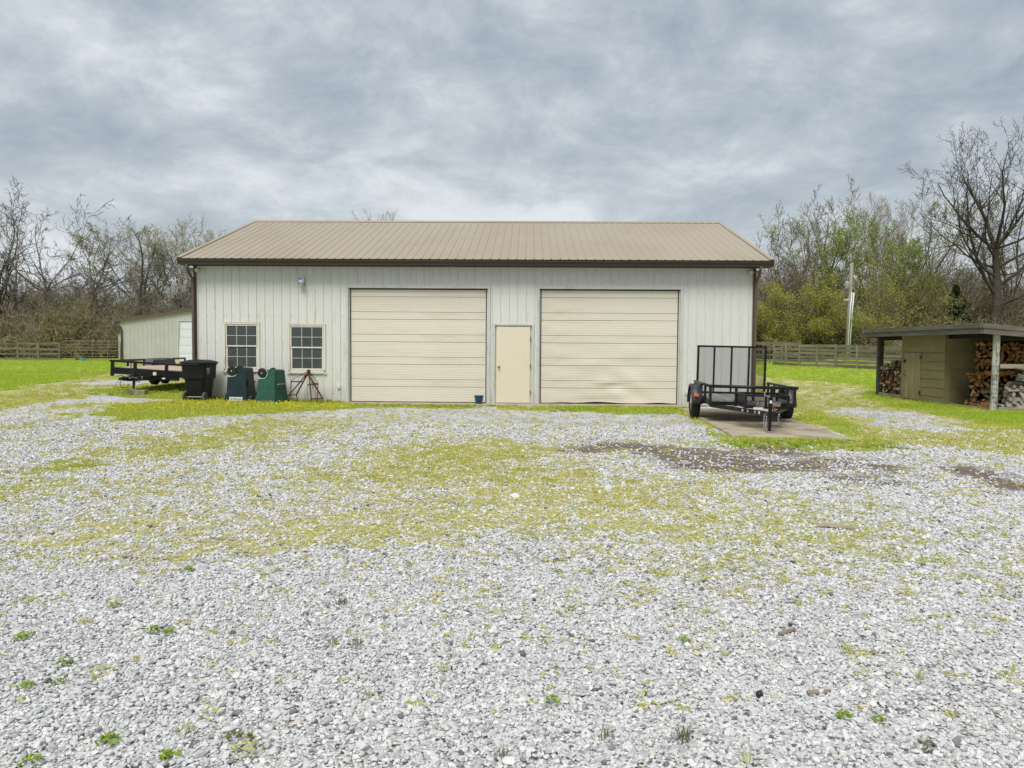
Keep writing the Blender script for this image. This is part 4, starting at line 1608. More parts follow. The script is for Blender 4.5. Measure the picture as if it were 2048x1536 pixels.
green_bin('a', 'dark green wheeled bin turned upside down with a white label', (-6.18, -.50, Z(-6.2, -.5) - .02), R(-4), m_bingr1, stickers=True)
green_bin('b', 'lighter green wheeled bin turned upside down beside the rusty frame', (-5.32, -.58, Z(-5.4, -.6) - .05), R(-16), m_bingr2)

# ================================================================== RUSTY THREE-POINT FRAME
rf = thing('implement_frame', 'rusty iron A-shaped tractor hitch frame leaning on the wall', 'implement', (-4.47, -.30, Z(-4.5, -.3)))
S = .001424


def iv(zx, zy, y=0.0):
    return ((zx - 1575) * S, y, .865 - (zy - 310) * S)


def rod(name, pts, r, flat=None):
    mb = MB()
    if flat:
        mb.bar(pts[0], pts[1], flat[0], flat[1], up=(0, 1, 0))
    else:
        mb.tube(pts, r, 8)
    return mb.build(name, m_rust, rf)


apx = iv(1575, 330, .12)
rod('leg', [apx, iv(1260, 780, -.22)], .017)
rod('leg', [apx, iv(1350, 770, .05)], .020)
rod('leg', [iv(1585, 400, .1), iv(1700, 840, -.25)], .017)
rod('leg', [iv(1585, 400, .1), iv(1870, 830, -.05)], .020)
rod('upright', [iv(1310, 485, -.18), iv(1300, 790, -.2)], .012)
rod('upright', [iv(1800, 530, -.12), iv(1785, 850, -.15)], .012)
rod('cross_bar', [iv(1310, 508, -.18), iv(1500, 520, 0)], 0, (.03, .028))
rod('cross_bar', [iv(1600, 572, -.1), iv(1805, 560, -.12)], 0, (.03, .014))
rod('cross_bar', [iv(1650, 540, .03), iv(1800, 552, -.12)], 0, (.03, .022))
rod('cross_bar', [iv(1290, 765, -.2), iv(1360, 765, .05)], .012)
rod('cross_bar', [iv(1700, 828, -.25), iv(1875, 828, -.05)], .016)
rod('stay_rod', [iv(1560, 325, .1), iv(1310, 480, -.18)], .007)
rod('stay_rod', [iv(1595, 340, .1), iv(1800, 528, -.12)], .007)
rod('top_pin', [iv(1560, 320, .12), iv(1590, 320, .12)], .03)
mb = MB()
mb.prism([(-.05, .80), (.05, .80), (.035, .88), (0, .90), (-.035, .88)], .09, .15, axis='y')
mb.prism([(-.06, .72), (.07, .72), (.05, .80), (-.05, .80)], .085, .155, axis='y')
mb.build('head_plate', m_rust, rf)
for pts in ([iv(1285, 760, -.2), iv(1255, 800, -.25), iv(1265, 850, -.27)], [iv(1350, 760, .05), iv(1365, 830, .05), iv(1385, 880, .02)], [iv(1705, 830, -.25), iv(1690, 860, -.26), iv(1692, 905, -.26)], [iv(1870, 828, -.05), iv(1865, 875, -.06), iv(1820, 905, -.08)], [iv(1785, 828, -.15), iv(1782, 870, -.15), iv(1790, 895, -.15)]):
    rod('tine', pts, .013)
rod('hanging_pin', [iv(1690, 570, -.05), iv(1690, 640, -.05)], .008)

# ================================================================== BUCKET
bu = thing('bucket', 'blue plastic bucket standing before the left overhead door', 'bucket', (.135, -.24, .036))
mb = MB().lathe([(.088, 0), (.092, .004), (.118, .20), (.128, .203), (.130, .222), (.124, .224), (.116, .205), (.088, .012), (.004, .010)], 28)
mb.build('pail', m_bucket, bu, smooth=True)
mb = MB()
mb.tube([(-.128, 0, .20), (-.12, -.06, .17), (-.07, -.115, .155), (0, -.132, .15), (.07, -.115, .155), (.12, -.06, .17), (.128, 0, .20)], .004, 6)
mb.build('bail_handle', m_bucket, bu)


# ================================================================== WOODSHED
ws = thing('woodshed', 'low olive and grey open woodshed with flat roof and cupboard', 'shed', (13.37, 0, 0))
# local x: away from the barn, y along the front
RS = .08      # roof falls to the back


def ws_z(xl):
    return 2.21 - RS * (xl + .47)


mb = MB()
for (x0, x1, y0, y1) in ((-.46, 2.9, -1.07, 5.74),):
    vv = []
    for zt in (-.03, 0.0):
        for xx, yy in ((x0, y0), (x1, y0), (x1, y1), (x0, y1)):
            vv.append((xx, yy, ws_z(xx) + zt + .012 * (yy + 1.07) / 6.7))
    mb.add(vv, [(3, 2, 1, 0), (4, 5, 6, 7), (0, 1, 5, 4), (1, 2, 6, 5), (2, 3, 7, 6), (3, 0, 4, 7)])
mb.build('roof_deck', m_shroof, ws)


def fascia(y0, y1, x0, x1, zt, zb, out, name='fascia_board'):
    """board from (x0,y0) to (x1,y1) hanging zt..zb below the roof line, out = thickness side"""
    mb = MB()
    vv = []
    d = Vector((x1 - x0, y1 - y0, 0)).normalized()
    nv = Vector((d.y, -d.x, 0)) * out
    for (xx, yy) in ((x0, y0), (x1, y1)):
        for off in (0, 1):
            for z_ in (zb, zt):
                q = Vector((xx, yy, 0)) + nv * off
                vv.append((q.x, q.y, ws_z(xx) + z_ + .012 * (yy + 1.07) / 6.7))
    mb.add(vv, [(0, 1, 3, 2), (4, 6, 7, 5), (0, 4, 5, 1), (2, 3, 7, 6), (1, 5, 7, 3), (0, 2, 6, 4)])
    return mb.build(name, m_fascia, ws)


fascia(5.77, -1.09, -.50, -.50, .03, -.088, .035)
fascia(5.76, -1.08, -.47, -.47, -.092, -.23, .03)
fascia(-1.09, -1.09, -.50, 2.95, .03, -.088, .035)
fascia(-1.075, -1.075, -.47, 2.95, -.092, -.23, .03)
fascia(5.77, 5.77, -.50, 2.95, .03, -.088, .035)
fascia(5.75, 5.75, -.47, 2.95, -.092, -.23, .03)
for (px_, py_, r_, mt, nm) in ((0, -.86, .085, m_whpost, 'post'), (0.02, 5.60, .085, m_dkpost, 'post'), (2.5, -.86, .08, m_dkpost, 'post'), (2.5, 5.60, .08, m_dkpost, 'post')):
    mb = MB()
    if mt is m_whpost:
        mb.tube([(px_ - .012, py_, -.05), (px_, py_ + .004, .7), (px_ + .004, py_, 1.4), (px_ + .012, py_, ws_z(px_) - .10)], [r_ * 1.02, r_, r_ * .98, r_ * .95], 14)
        pw = mb.build(nm, mt, ws, smooth=False)
        pw['label'] = 'peeling whitewashed round post'
        wr = MB()
        rr = r_ + .006
        for zz_ in np.arange(.12, 1.18, .115):
            wr.tube([(px_ + rr * math.cos(a), py_ + rr * math.sin(a), zz_) for a in [R(170 + k * 16) for k in range(13)]], .0025, 4, cap=False)
        for k in range(7):
            a = R(180 + k * 28)
            wr.tube([(px_ + rr * math.cos(a), py_ + rr * math.sin(a), .08), (px_ + rr * math.cos(a), py_ + rr * math.sin(a), 1.20)], .0025, 4, cap=False)
        o = wr.build('wire_mesh', m_hard, pw)
        o['kind'] = 'stuff'
    else:
        mb.box(px_ - r_, px_ + r_, py_ - r_, py_ + r_, -.05, ws_z(px_) - .05)
        mb.build(nm, mt, ws, bevel=.01)
mb = MB()
mb.box(-.03, .03, -.78, 5.2, 1.88, 2.08)
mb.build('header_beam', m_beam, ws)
mb = MB()
mb.box(.09, 2.45, -.90, -.82, 1.80, 2.0)
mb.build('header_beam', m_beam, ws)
# back wall planks
for k in range(9):
    mb = MB()
    mb.box(2.40, 2.425, -.8, 5.2, .06 + k * .21, .06 + k * .21 + .203)
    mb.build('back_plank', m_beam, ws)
# cupboard
CX0, CX1, CY0, CY1 = -.12, 1.6, 1.30, 3.82     # local; front face at x=CX0
mb = MB()
mb.box(CX0 + .03, CX1, CY0 + .03, CY1 - .03, .05, 1.97)
mb.build('cupboard_core', m_olive, ws)
# front siding: right half horizontal boards, top panel, door on the left part
DY0, DY1 = 2.62, 3.62
mb = MB()
mb.box(CX0, CX0 + .027, CY0, CY1, 1.50, 2.02)
mb.build('siding_board', m_olive, ws, bevel=.004)
zz0 = .02
hs = [.19, .255, .255, .255, .255, .24]
for k, hh in enumerate(hs):
    mb = MB()
    zA, zB = zz0, zz0 + hh - .008
    mb.add([(CX0 - .004, CY0, zA), (CX0 - .004, DY0 - .012, zA), (CX0 + .008, DY0 - .012, zB), (CX0 + .008, CY0, zB),
            (CX0 + .028, CY0, zA), (CX0 + .028, DY0 - .012, zA), (CX0 + .028, DY0 - .012, zB), (CX0 + .028, CY0, zB)],
           [(0, 1, 2, 3), (4, 7, 6, 5), (0, 4, 5, 1), (3, 2, 6, 7), (0, 3, 7, 4), (1, 5, 6, 2)])
    mb.build('siding_board', m_olive, ws)
    zz0 += hh
mb = MB()
mb.box(CX0, CX0 + .027, DY1 + .012, CY1, .02, 1.495)
mb.build('corner_board', m_olive, ws)
mb = MB()
mb.box(CX0 + .003, CX0 + .03, DY0, DY1, .05, 1.485)
dr_ = mb.build('cupboard_door', m_olivedoor, ws)
for k in range(4):
    wdt = (DY1 - DY0) / 4
    mb = MB()
    mb.box(CX0 - .010, CX0 + .002, DY0 + k * wdt + .004, DY0 + (k + 1) * wdt - .004, .055, 1.48)
    mb.build('door_board', m_olivedoor, dr_, bevel=.004)
for zh in (.28, 1.34):
    mb = MB()
    mb.box(CX0 - .024, CX0 - .0105, DY0 - .05, DY0 + .05, zh - .055, zh + .055)
    mb.build('hinge', m_hard, dr_, bevel=.012)
mb = MB()
mb.tube([(CX0 - .012, DY1 - .10, .75), (CX0 - .05, DY1 - .10, .79), (CX0 - .055, DY1 - .10, .87), (CX0 - .012, DY1 - .10, .94)], .009, 8)
mb.build('handle', m_hard, dr_, smooth=True)
mb = MB()
mb.box(CX0 - .028, CX0 - .0105, DY1 - .14, DY1 + .06, 1.20, 1.235)
mb.box(CX0 - .05, CX0 - .026, DY1 - .06, DY1 - .02, 1.17, 1.27)
mb.build('latch', m_hard, dr_)
# side facing the camera: corner board and siding
mb = MB()
mb.box(CX0 + .03, CX0 + .20, CY0 - .004, CY0 + .026, .02, 2.0)
mb.build('corner_board', m_olive, ws)
for k in range(4):
    mb = MB()
    mb.box(CX0 + .205, CX1, CY0 + .008, CY0 + .028, .04 + k * .49, .04 + k * .49 + .482)
    mb.build('side_panel', m_olive, ws)
# sills and rails
mb = MB()
mb.box(-.045, .03, CY1 + .01, 5.51, 0, .13)
mb.build('sill_board', m_grwood, ws, bevel=.006)
mb = MB()
mb.box(-.04, .0, -.78, CY0 - .01, -.02, .07)
mb.build('sill_board', m_grwood, ws, bevel=.006)
mb = MB()
mb.box(.095, 2.4, -.91, -.85, -.02, .11)
mb.build('sill_board', m_grwood, ws, bevel=.006)
mb = MB()
mb.box(.07, 2.45, -.96, -.93, 1.10, 1.21)
mb.build('cross_rail', m_grwood, ws, bevel=.004)
mb = MB()
mb.box(0, .08, CY1 + .03, CY1 + .10, .1, .42)
mb.build('kick_block', m_grwood, ws, rot=(R(-8), 0, 0), loc=(-.03, .1, -.02))
mb = MB()
mb.box(.05, 2.4, -.75, 5.2, .0, .05)
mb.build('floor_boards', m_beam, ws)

# ---------------- firewood: every split log is a thing
rl = random.Random(21)


def log_mesh(name, L_, r_, split, bark, kind):
    rr = random.Random(hash((name, 3)) % 1000 if False else sum(map(ord, name)))
    if kind == 0:      # wedge
        base = [(0, 0), (1.0, .15), (.85, .62), (.45, .92), (.05, 1.0)]
        mi = [0, 1, 1, 1, 0]
    elif kind == 1:    # half round
        base = [(-1, 0), (1, 0.05), (.9, .5), (.45, .85), (-.2, .95), (-.8, .55)]
        mi = [0, 1, 1, 1, 1, 1]
    elif kind == 2:    # squarish slab
        base = [(-.8, -.4), (.85, -.5), (.9, .35), (.1, .6), (-.75, .45)]
        mi = [0, 0, 0, 1, 0]
    else:              # triangle
        base = [(-.8, -.4), (.9, -.5), (.95, -.2), (.1, .85), (-.15, .8)]
        mi = [0, 1, 0, 1, 0]
    cx_ = sum(p[0] for p in base) / len(base)
    cy_ = sum(p[1] for p in base) / len(base)
    n = len(base)
    mb = MB()
    vv = []
    for e, y_ in enumerate((-L_ / 2, 0, L_ / 2)):
        for (a, b) in base:
            j = .08
            vv.append(((a - cx_) * r_ + rr.uniform(-j, j) * r_, y_ + rr.uniform(-.012, .012), (b - cy_) * r_ + rr.uniform(-j, j) * r_))
    b0 = len(mb.v)
    mb.v += vv
    for s in range(2):
        for i in range(n):
            mb.f.append((s * n + i, s * n + (i + 1) % n, (s + 1) * n + (i + 1) % n, (s + 1) * n + i))
            mb.mi.append(mi[i])
    mb.f.append(tuple(range(n - 1, -1, -1)))
    mb.mi.append(0)
    mb.f.append(tuple(range(2 * n, 3 * n)))
    mb.mi.append(0)
    return mb.mesh(name, [split, bark])


LOGS = {}
for key, mt in (('orange', m_logend), ('brown', m_logdk), ('tan', m_logtan), ('grey', m_loggrey)):
    LOGS[key] = [log_mesh('%s_log_%d' % (key, k), .42, (.068 + .012 * (k % 3)), mt, m_bark, k % 4) for k in range(8)]


ORD = ['first', 'second', 'third', 'fourth', 'fifth', 'sixth', 'seventh', 'eighth', 'ninth', 'tenth', 'eleventh', 'twelfth', 'thirteenth', 'fourteenth', 'fifteenth', 'sixteenth', 'seventeenth', 'eighteenth', 'nineteenth', 'twentieth']


def relabel_rows(rows, fmt, reverse_cols=False, from_top=False):
    keys = sorted(rows, reverse=from_top)
    for i, k in enumerate(keys):
        r = rows[k][::-1] if reverse_cols else rows[k]
        for j, o in enumerate(r):
            o['label'] = fmt % (ORD[j], ORD[i])


def put_log(key, x, y, z, along, label, group, sc=1.0, tilt=0.0, zr=0.0):
    me = rl.choice(LOGS[key])
    roll = rl.uniform(0, 360)
    rot = Matrix.Rotation(R({'y': 0, 'x': 90}[along] + zr + rl.uniform(-7, 7)), 4, 'Z') @ Matrix.Rotation(R(tilt + rl.uniform(-4, 4)), 4, 'X') @ Matrix.Rotation(R(roll), 4, 'Y')
    o = inst('firewood_log', me, None, (x, y, z), rot.to_euler(), sc * rl.uniform(.85, 1.12))
    tag(o, label, 'log', group)
    return o


# left bay: between rear post and cupboard, split ends to the yard
rows = {}
for r_ in range(10):
    for c_ in range(11):
        yy = 3.98 + c_ * .137 + (.06 if r_ % 2 else 0) + rl.uniform(-.02, .02)
        zz_ = .19 + r_ * .108 + rl.uniform(-.015, .015)
        top_ = 1.12 + .10 * math.sin((yy - 3.9) * 3) - (.12 if yy < 4.1 else 0)
        if zz_ > top_ or yy > 5.45:
            continue
        o = put_log(rl.choice(['brown', 'brown', 'tan', 'grey', 'brown']), 13.37 + .20 + rl.uniform(-.05, .05), yy, zz_, 'x', 'dark split log in the woodshed stack between rear post and cupboard', 'logs stacked left of the cupboard', .92)
        rows.setdefault(r_, []).append(o)
relabel_rows(rows, 'dark split log, %s from left in %s row up, stack left of the cupboard', True)
# right bay back stack: orange ends to the camera
rows = {}
for r_ in range(9):
    for c_ in range(11):
        xx = 13.98 + c_ * .135 + (.06 if r_ % 2 else 0) + rl.uniform(-.02, .02)
        zz_ = .86 + r_ * .108 + rl.uniform(-.015, .015)
        if zz_ > 1.74 or xx > 15.45:
            continue
        o = put_log('orange', xx, 1.0 + rl.uniform(-.04, .04), zz_, 'y', 'orange split log in the tall rear stack of the woodshed', 'logs in the tall rear stack', zr=-29)
        rows.setdefault(r_, []).append(o)
relabel_rows(rows, 'orange split log, %s from left in %s row down, tall rear stack', False, True)
rows = {}
# filler rack below the rear stack (what it stands on)
mb = MB()
mb.box(.55, 2.2, .86, 1.2, .05, .80)
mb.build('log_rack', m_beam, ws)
# front loose pile
for r_ in range(8):
    for c_ in range(9):
        xx = 13.50 + c_ * .14 + (.07 if r_ % 2 else 0) + rl.uniform(-.03, .03) + .03 * r_
        zz_ = .12 + r_ * .104 + rl.uniform(-.02, .02)
        if zz_ > .86 or xx > 14.55:
            continue
        o = put_log('orange' if r_ > 5 or rl.random() < .25 else 'tan', xx, .56 + rl.uniform(-.07, .07) + .01 * r_, zz_, 'y', 'tan split log in the low loose pile behind the white post', 'logs in the low loose pile', .98, rl.uniform(-6, 6), zr=-26)
        rows.setdefault(r_, []).append(o)
relabel_rows(rows, 'split log, %s from left in %s row up, loose pile behind white post')
# long pieces lying across the loose pile, and spilled ones in front
for k, (xx, yy, zz_) in enumerate(((13.60, .42, .88), (13.85, .5, .93), (14.1, .4, .92), (14.45, .45, .95), (13.75, .55, .86), (14.3, .5, 1.0))):
    put_log('orange', xx, yy, zz_, 'x', 'orange split log lying crosswise on top of the loose pile, %s one' % ('leftmost', 'third from left', 'fourth from left', 'second from right', 'second from left', 'rightmost')[k] if False else 'orange split log lying crosswise on top of the loose pile, ' + ('leftmost', 'third from left', 'fourth from left', 'rightmost', 'second from left', 'second from right')[k], 'crosswise logs on the loose pile', 1.1, rl.uniform(-8, 12))
for k, (xx, yy, zz_) in enumerate(((13.52, .25, .10), (13.62, .1, .12), (13.72, -.1, .13), (13.85, -.3, .11), (13.6, -.2, .10), (13.9, .1, .14))):
    put_log('grey' if k % 2 else 'orange', xx, yy, zz_, 'y', 'split log spilled on the woodshed floor, ' + ('leftmost', 'third from left', 'fourth from left', 'second from right', 'second from left', 'rightmost')[k], 'spilled logs on the floor', 1.05, rl.uniform(-12, 12))
# right cross-stacked weathered logs beside the white post
rows = {}
for r_ in range(12):
    along = 'x' if r_ % 2 == 0 else 'y'
    for c_ in range(2 if along == 'x' else 4):
        if along == 'x':
            xx, yy = 14.08 + c_ * .48 + rl.uniform(-.03, .03) + (.28 if r_ > 6 else 0), -.60 + rl.uniform(-.02, .02)
        else:
            xx, yy = 13.98 + c_ * .22 + rl.uniform(-.02, .02) + (.28 if r_ > 6 else 0), -.50
        zz_ = .13 + r_ * .098
        o = put_log('grey' if rl.random() < .8 else 'tan', xx, yy, zz_, along, 'weathered grey log in the crosswise stack right of the white post', 'crosswise grey logs', 1.0)
        rows.setdefault(r_, []).append(o)
relabel_rows(rows, 'weathered log, %s from left in %s layer up, crosswise stack beside white post')
# firewood in the trailer basket
for (lx, ly, lz, rz_, key, lab_) in ((-.10, -2.05, .475, 70, 'tan', 'left'), (.10, -2.25, .475, 100, 'grey', 'middle'), (.2, -1.95, .48, 80, 'tan', 'right')):
    p = ut.matrix_basis @ Vector((lx, ly, lz)) if False else (Matrix.LocRotScale(Vector(ut.location), ut.rotation_euler, None) @ Vector((lx, ly, lz)))
    o = inst('firewood_log', LOGS[key][1 if key == 'tan' else 2], None, p, (0, 0, R(rz_)), 1.0)
    tag(o, lab_ + ' split log lying in the mesh basket of the utility trailer', 'log', 'logs in the trailer basket')


# ================================================================== FENCES
def fence_run(root, pts, hgt, boards, thick=.025, mids=True, bw=.14, post_r=.075, capped=False):
    """pts: post positions (world); parts are placed in world coordinates under an Empty at the origin of the run"""
    o0 = root.location
    rr = random.Random(int(abs(o0.x) * 10))
    P = [Vector((a, b, Z(a, b))) for a, b in pts]

    def put(mb, name, mat):
        mb.v = [(v[0] - o0.x, v[1] - o0.y, v[2] - o0.z) for v in mb.v]
        return mb.build(name, mat, root)
    for p in P:
        mb = MB()
        mb.tube([(p.x, p.y, p.z - .1), (p.x, p.y, p.z + hgt * .6), (p.x + rr.uniform(-.02, .02), p.y, p.z + hgt + .04)], [post_r, post_r * .97, post_r * .92], 9)
        put(mb, 'post', m_fpost)
    for a, b in zip(P[:-1], P[1:]):
        d = (b - a)
        nrm_ = Vector((d.y, -d.x, 0)).normalized()
        if nrm_.y > 0:
            nrm_ = -nrm_
        for k in range(boards):
            za = bw / 2 + .03 + (hgt - bw - .03) * k / (boards - 1)
            j0, j1 = rr.uniform(-.025, .025), rr.uniform(-.025, .025)
            mb = MB()
            mb.bar(a + nrm_ * (post_r * .5) + Vector((0, 0, za + j0)), b + nrm_ * (post_r * .5) + Vector((0, 0, za + j1)), thick, bw * rr.uniform(.88, 1.08))
            put(mb, 'board', m_fence)
        if mids:
            m = (a + b) / 2 + nrm_ * (post_r * .5 + .03)
            mb = MB()
            mb.bar(m + Vector((0, 0, .02)), m + Vector((0, 0, hgt + .01)), .12, .035, up=tuple(nrm_))
            put(mb, 'batten', m_fpost)


fl_ = thing('board_fence', 'weathered board fence before the bare trees left of the tube gate', 'fence', (-31.2, 31.7, Z(-31.2, 31.7)))
fence_run(fl_, [(-31.2, 31.7), (-34.1, 31.65), (-37.0, 31.6), (-39.9, 31.5), (-42.8, 31.4)], 1.22, 4, post_r=.09)
fr_ = thing('board_fence', 'weathered close board fence behind the lawn right of the barn', 'fence', (16.66, 27.2, Z(16.66, 27.2)))
fence_run(fr_, [(16.66, 27.2), (17.75, 25.8), (19.35, 24.4), (21.15, 22.7), (23.1, 20.9), (25.1, 19.4), (27.2, 18.0), (29.4, 16.8), (31.6, 15.6), (33.8, 14.4)], 1.36, 6, bw=.175, post_r=.085)
fb = thing('board_fence', 'far board fence seen through the mesh ramp behind the barn corner', 'fence', (12.5, 31.5, Z(12.5, 31.5)))
fence_run(fb, [(12.5, 31.5), (14.8, 31.3), (17.2, 31.2), (19.6, 31.0)], 1.36, 4, bw=.14)


def tube_gate(lab, p0, p1, hgt, bars, lean=0.0):
    a = Vector((p0[0], p0[1], Z(*p0) + .08))
    g = thing('tube_gate', lab, 'gate', a)
    b = Vector((p1[0], p1[1], Z(*p1) + .08)) - a
    up = Vector((0, 0, 1))
    mb = MB()
    r_ = .12
    pts = [Vector((0, 0, 0)), up * (hgt - r_), up * (hgt - .035) + b * .012, up * hgt + b * .04, up * hgt + b * .96, up * (hgt - .035) + b * .988, up * (hgt - r_) + b, b]
    mb.tube(pts, .026, 8)
    mb.build('frame_tube', m_tubegate, g, smooth=True)
    for k in range(bars):
        z_ = hgt * (k + .02) / bars * .98
        mb = MB()
        mb.tube([up * z_, up * z_ + b], .02, 6)
        mb.build('bar', m_tubegate, g)
    for t in (.25, .52, .78):
        mb = MB()
        mb.bar(b * t, b * t + up * hgt, .04, .02)
        mb.build('brace', m_tubegate, g)
    return g


tube_gate('long brown tube gate between board fence and small metal building', (-31.0, 31.68), (-26.95, 31.75), 1.28, 6)
tube_gate('dark tube gate behind the lawn next to the close board fence', (16.45, 27.3), (14.3, 29.4), 1.2, 6)

# light blue tub by the gate
bt = thing('feed_tub', 'small light blue tub on the grass before the tube gate', 'tub', (-29.4, 31.4, Z(-29.4, 31.4)))
MB().lathe([(.16, 0), (.20, .04), (.215, .18), (.23, .20), (.20, .20), (.19, .06), (.004, .04)], 24).build('bowl', m_ltblue, bt, smooth=True)
MB().tube([(-.2, 0, .12), (-.35, -.05, .14), (-.5, 0, .09)], .05, 8).build('spout', m_hard, bt)

# ================================================================== SMALL BUILDING BEHIND (left)
sb = thing('metal_outbuilding', 'small grey metal outbuilding with lean-to roof behind the flatbed trailer', 'building', (-27.0, 31.9, Z(-27, 31.9)))
BW, BD, BH0, SLP = 9.0, 10.0, 2.78, .15


def far_wall(x0, x1, y, z0f, z1f, parent, mat, d=.02, pitch=.30):
    mb = MB()
    vv, ff = [], []
    prof = []
    k = x0
    while k < x1 - 1e-6:
        for dx, dy in ((0, 0), (.03, -d), (.07, -d), (.10, 0)):
            if k + dx < x1:
                prof.append((k + dx, dy))
        k += pitch
    prof.append((x1, 0))
    for xx, dy in prof:
        vv += [(xx, y + dy, z0f(xx)), (xx, y + dy, z1f(xx))]
    for i in range(len(prof) - 1):
        ff.append((2 * i, 2 * i + 2, 2 * i + 3, 2 * i + 1))
    return mb.add(vv, ff)


roofz = lambda xx: BH0 + SLP * xx
q = 0.0
while q < BW - .01:
    q1 = min(q + .9, BW)
    if q1 <= 4.05 or q >= 7.3:
        far_wall(q, q1, 0, lambda x_: -.1, roofz, sb, m_farwall).build('wall_panel', m_farwall, sb)
    else:
        far_wall(q, q1, 0, lambda x_: 2.86 if 4.0 < x_ else -.1, roofz, sb, m_farwall).build('wall_panel', m_farwall, sb)
    q = q1
mb = MB()
mb.box(-.01, .02, .02, BD, -.1, BH0)
mb.build('side_wall', m_farwall, sb)
mb = MB()
mb.add([(-.22, -.15, BH0 - .0), (BW, -.15, roofz(BW) + .03), (BW, BD, roofz(BW) + .03), (-.22, BD, BH0 - .0),
        (-.22, -.15, BH0 + .06), (BW, -.15, roofz(BW) + .09), (BW, BD, roofz(BW) + .09), (-.22, BD, BH0 + .06)],
       [(3, 2, 1, 0), (4, 5, 6, 7), (0, 1, 5, 4), (1, 2, 6, 5), (2, 3, 7, 6), (3, 0, 4, 7)])
mb.build('roof', m_roof, sb)
mb = MB()
mb.bar((-.22, -.17, BH0 - .0), (BW, -.17, roofz(BW) + .02), .03, .16)
mb.build('rake_trim', m_trim, sb)
mb = MB()
mb.box(-.34, -.20, -.2, BD, BH0 - .1, BH0 + .03)
mb.build('gutter', m_trim, sb)
mb = MB()
mb.tube([(-.27, -.1, BH0 - .1), (-.26, -.1, BH0 - .22), (.06, -.09, BH0 - .42), (.12, -.09, BH0 - .6), (.12, -.09, 0)], .055, 6)
mb.build('downspout', m_trimd, sb)
od = MB().box(4.0, 4.06, -.03, .1, 0, 2.86).box(7.24, 7.3, -.03, .1, 0, 2.86).box(4.06, 7.24, -.03, .1, 2.80, 2.86).build('overhead_door', m_jamb, sb)
for k in range(5):
    mb = MB()
    mb.box(4.06, 7.24, .04, .07, .0 + k * .56, .545 + k * .56)
    mb.build('section', m_pvc, od, bevel=.01)
l2 = MB()
l2 = far_wall(-1.25, 0.0, 2.0, lambda x_: -.1, lambda x_: 2.02 + .28 * (x_ + 1.25), sb, m_farwall).build('lean_to_wall', m_farwall, sb)
mb = MB()
mb.bar((-1.3, 1.95, 2.02), (0, 1.95, 2.40), .2, .05)
mb.build('lean_to_trim', m_trim, sb)
mb = MB()
mb.box(-1.25, -1.22, 2.0, 9.0, -.1, 2.0)
mb.build('lean_to_side', m_farwall, sb)

# ================================================================== UTILITY POLE
pl_x, pl_y = 24.0, 34.2
pz0 = Z(pl_x, pl_y)
up_ = thing('utility_pole', 'wooden utility pole with grey transformer and two white conduits behind the fence', 'pole', (pl_x, pl_y, pz0))
PH = 7.75 - pz0
MB().tube([(0, 0, -.2), (.1, 0, PH * .5), (.22, 0, PH)], [.15, .13, .10], 12).build('pole', m_pole, up_, smooth=True)
MB().lathe([(.15, 0), (.17, .03), (.17, .48), (.15, .52), (.04, .56)], 18, Matrix.Translation((-.14, -.12, PH - 1.85))).build('transformer', m_lampgrey, up_, smooth=True)
MB().tube([(-.14, -.12, PH - 1.3), (-.1, -.12, PH - 1.1), (0.1, -.05, PH - .6)], .02, 6).build('bushing', m_lampgrey, up_)
for dx in (.12, .26):
    MB().tube([(dx - .12, -.14, 0), (dx, -.14, PH * .5), (dx + .10, -.13, PH - 2.1)], .045, 8).build('conduit', m_pvc, up_, smooth=True)
MB().box(-.3, .0, -.15, -.05, PH - 2.65, PH - 2.58).build('bracket', m_pvc, up_)
MB().tube([(.22, -.05, PH - .9), (1.62, .1, .5)], .012, 5).build('guy_wire', m_steel, up_)

# ================================================================== TREES
def seg_mesh(name, segs, n, mat):
    A = np.array([(a[0], a[1], a[2], b[0], b[1], b[2], r0, r1) for a, b, r0, r1 in segs], float)
    p0, p1, r0, r1 = A[:, 0:3], A[:, 3:6], A[:, 6], A[:, 7]
    d = p1 - p0
    d /= np.linalg.norm(d, axis=1, keepdims=True) + 1e-9
    ref = np.where(np.abs(d[:, 2:3]) < .9, np.array([[0, 0, 1.0]]), np.array([[1.0, 0, 0]]))
    x_ = np.cross(d, ref)
    x_ /= np.linalg.norm(x_, axis=1, keepdims=True) + 1e-9
    y_ = np.cross(d, x_)
    m = len(A)
    co = np.zeros((m, 2 * n, 3))
    for k in range(n):
        a = 2 * math.pi * k / n
        o = x_ * math.cos(a) + y_ * math.sin(a)
        co[:, k] = p0 + o * r0[:, None]
        co[:, n + k] = p1 + o * r1[:, None]
    base = (np.arange(m) * 2 * n)[:, None]
    fs = []
    for k in range(n):
        k2 = (k + 1) % n
        fs.append(base + np.array([[k, k2, n + k2, n + k]]))
    F = np.stack(fs, 1).reshape(-1, 4)
    return np_mesh(name, co.reshape(-1, 3), F, [mat], n > 3)


def leaf_mesh(name, pts, size, mat, rs, jit=.15, n_per=1):
    P = np.repeat(np.array(pts, float), n_per, 0)
    m = len(P)
    P = P + rs.normal(0, jit, P.shape)
    a = rs.normal(0, 1, (m, 3))
    a /= np.linalg.norm(a, axis=1, keepdims=True)
    b = np.cross(a, rs.normal(0, 1, (m, 3)))
    b /= np.linalg.norm(b, axis=1, keepdims=True) + 1e-9
    s = size * rs.uniform(.5, 1.3, (m, 1))
    co = np.stack([P - a * s, P + b * s * .55, P + a * s, P - b * s * .55], 1).reshape(-1, 3)
    F = np.arange(m * 4).reshape(-1, 4)
    return np_mesh(name, co, F, [mat])


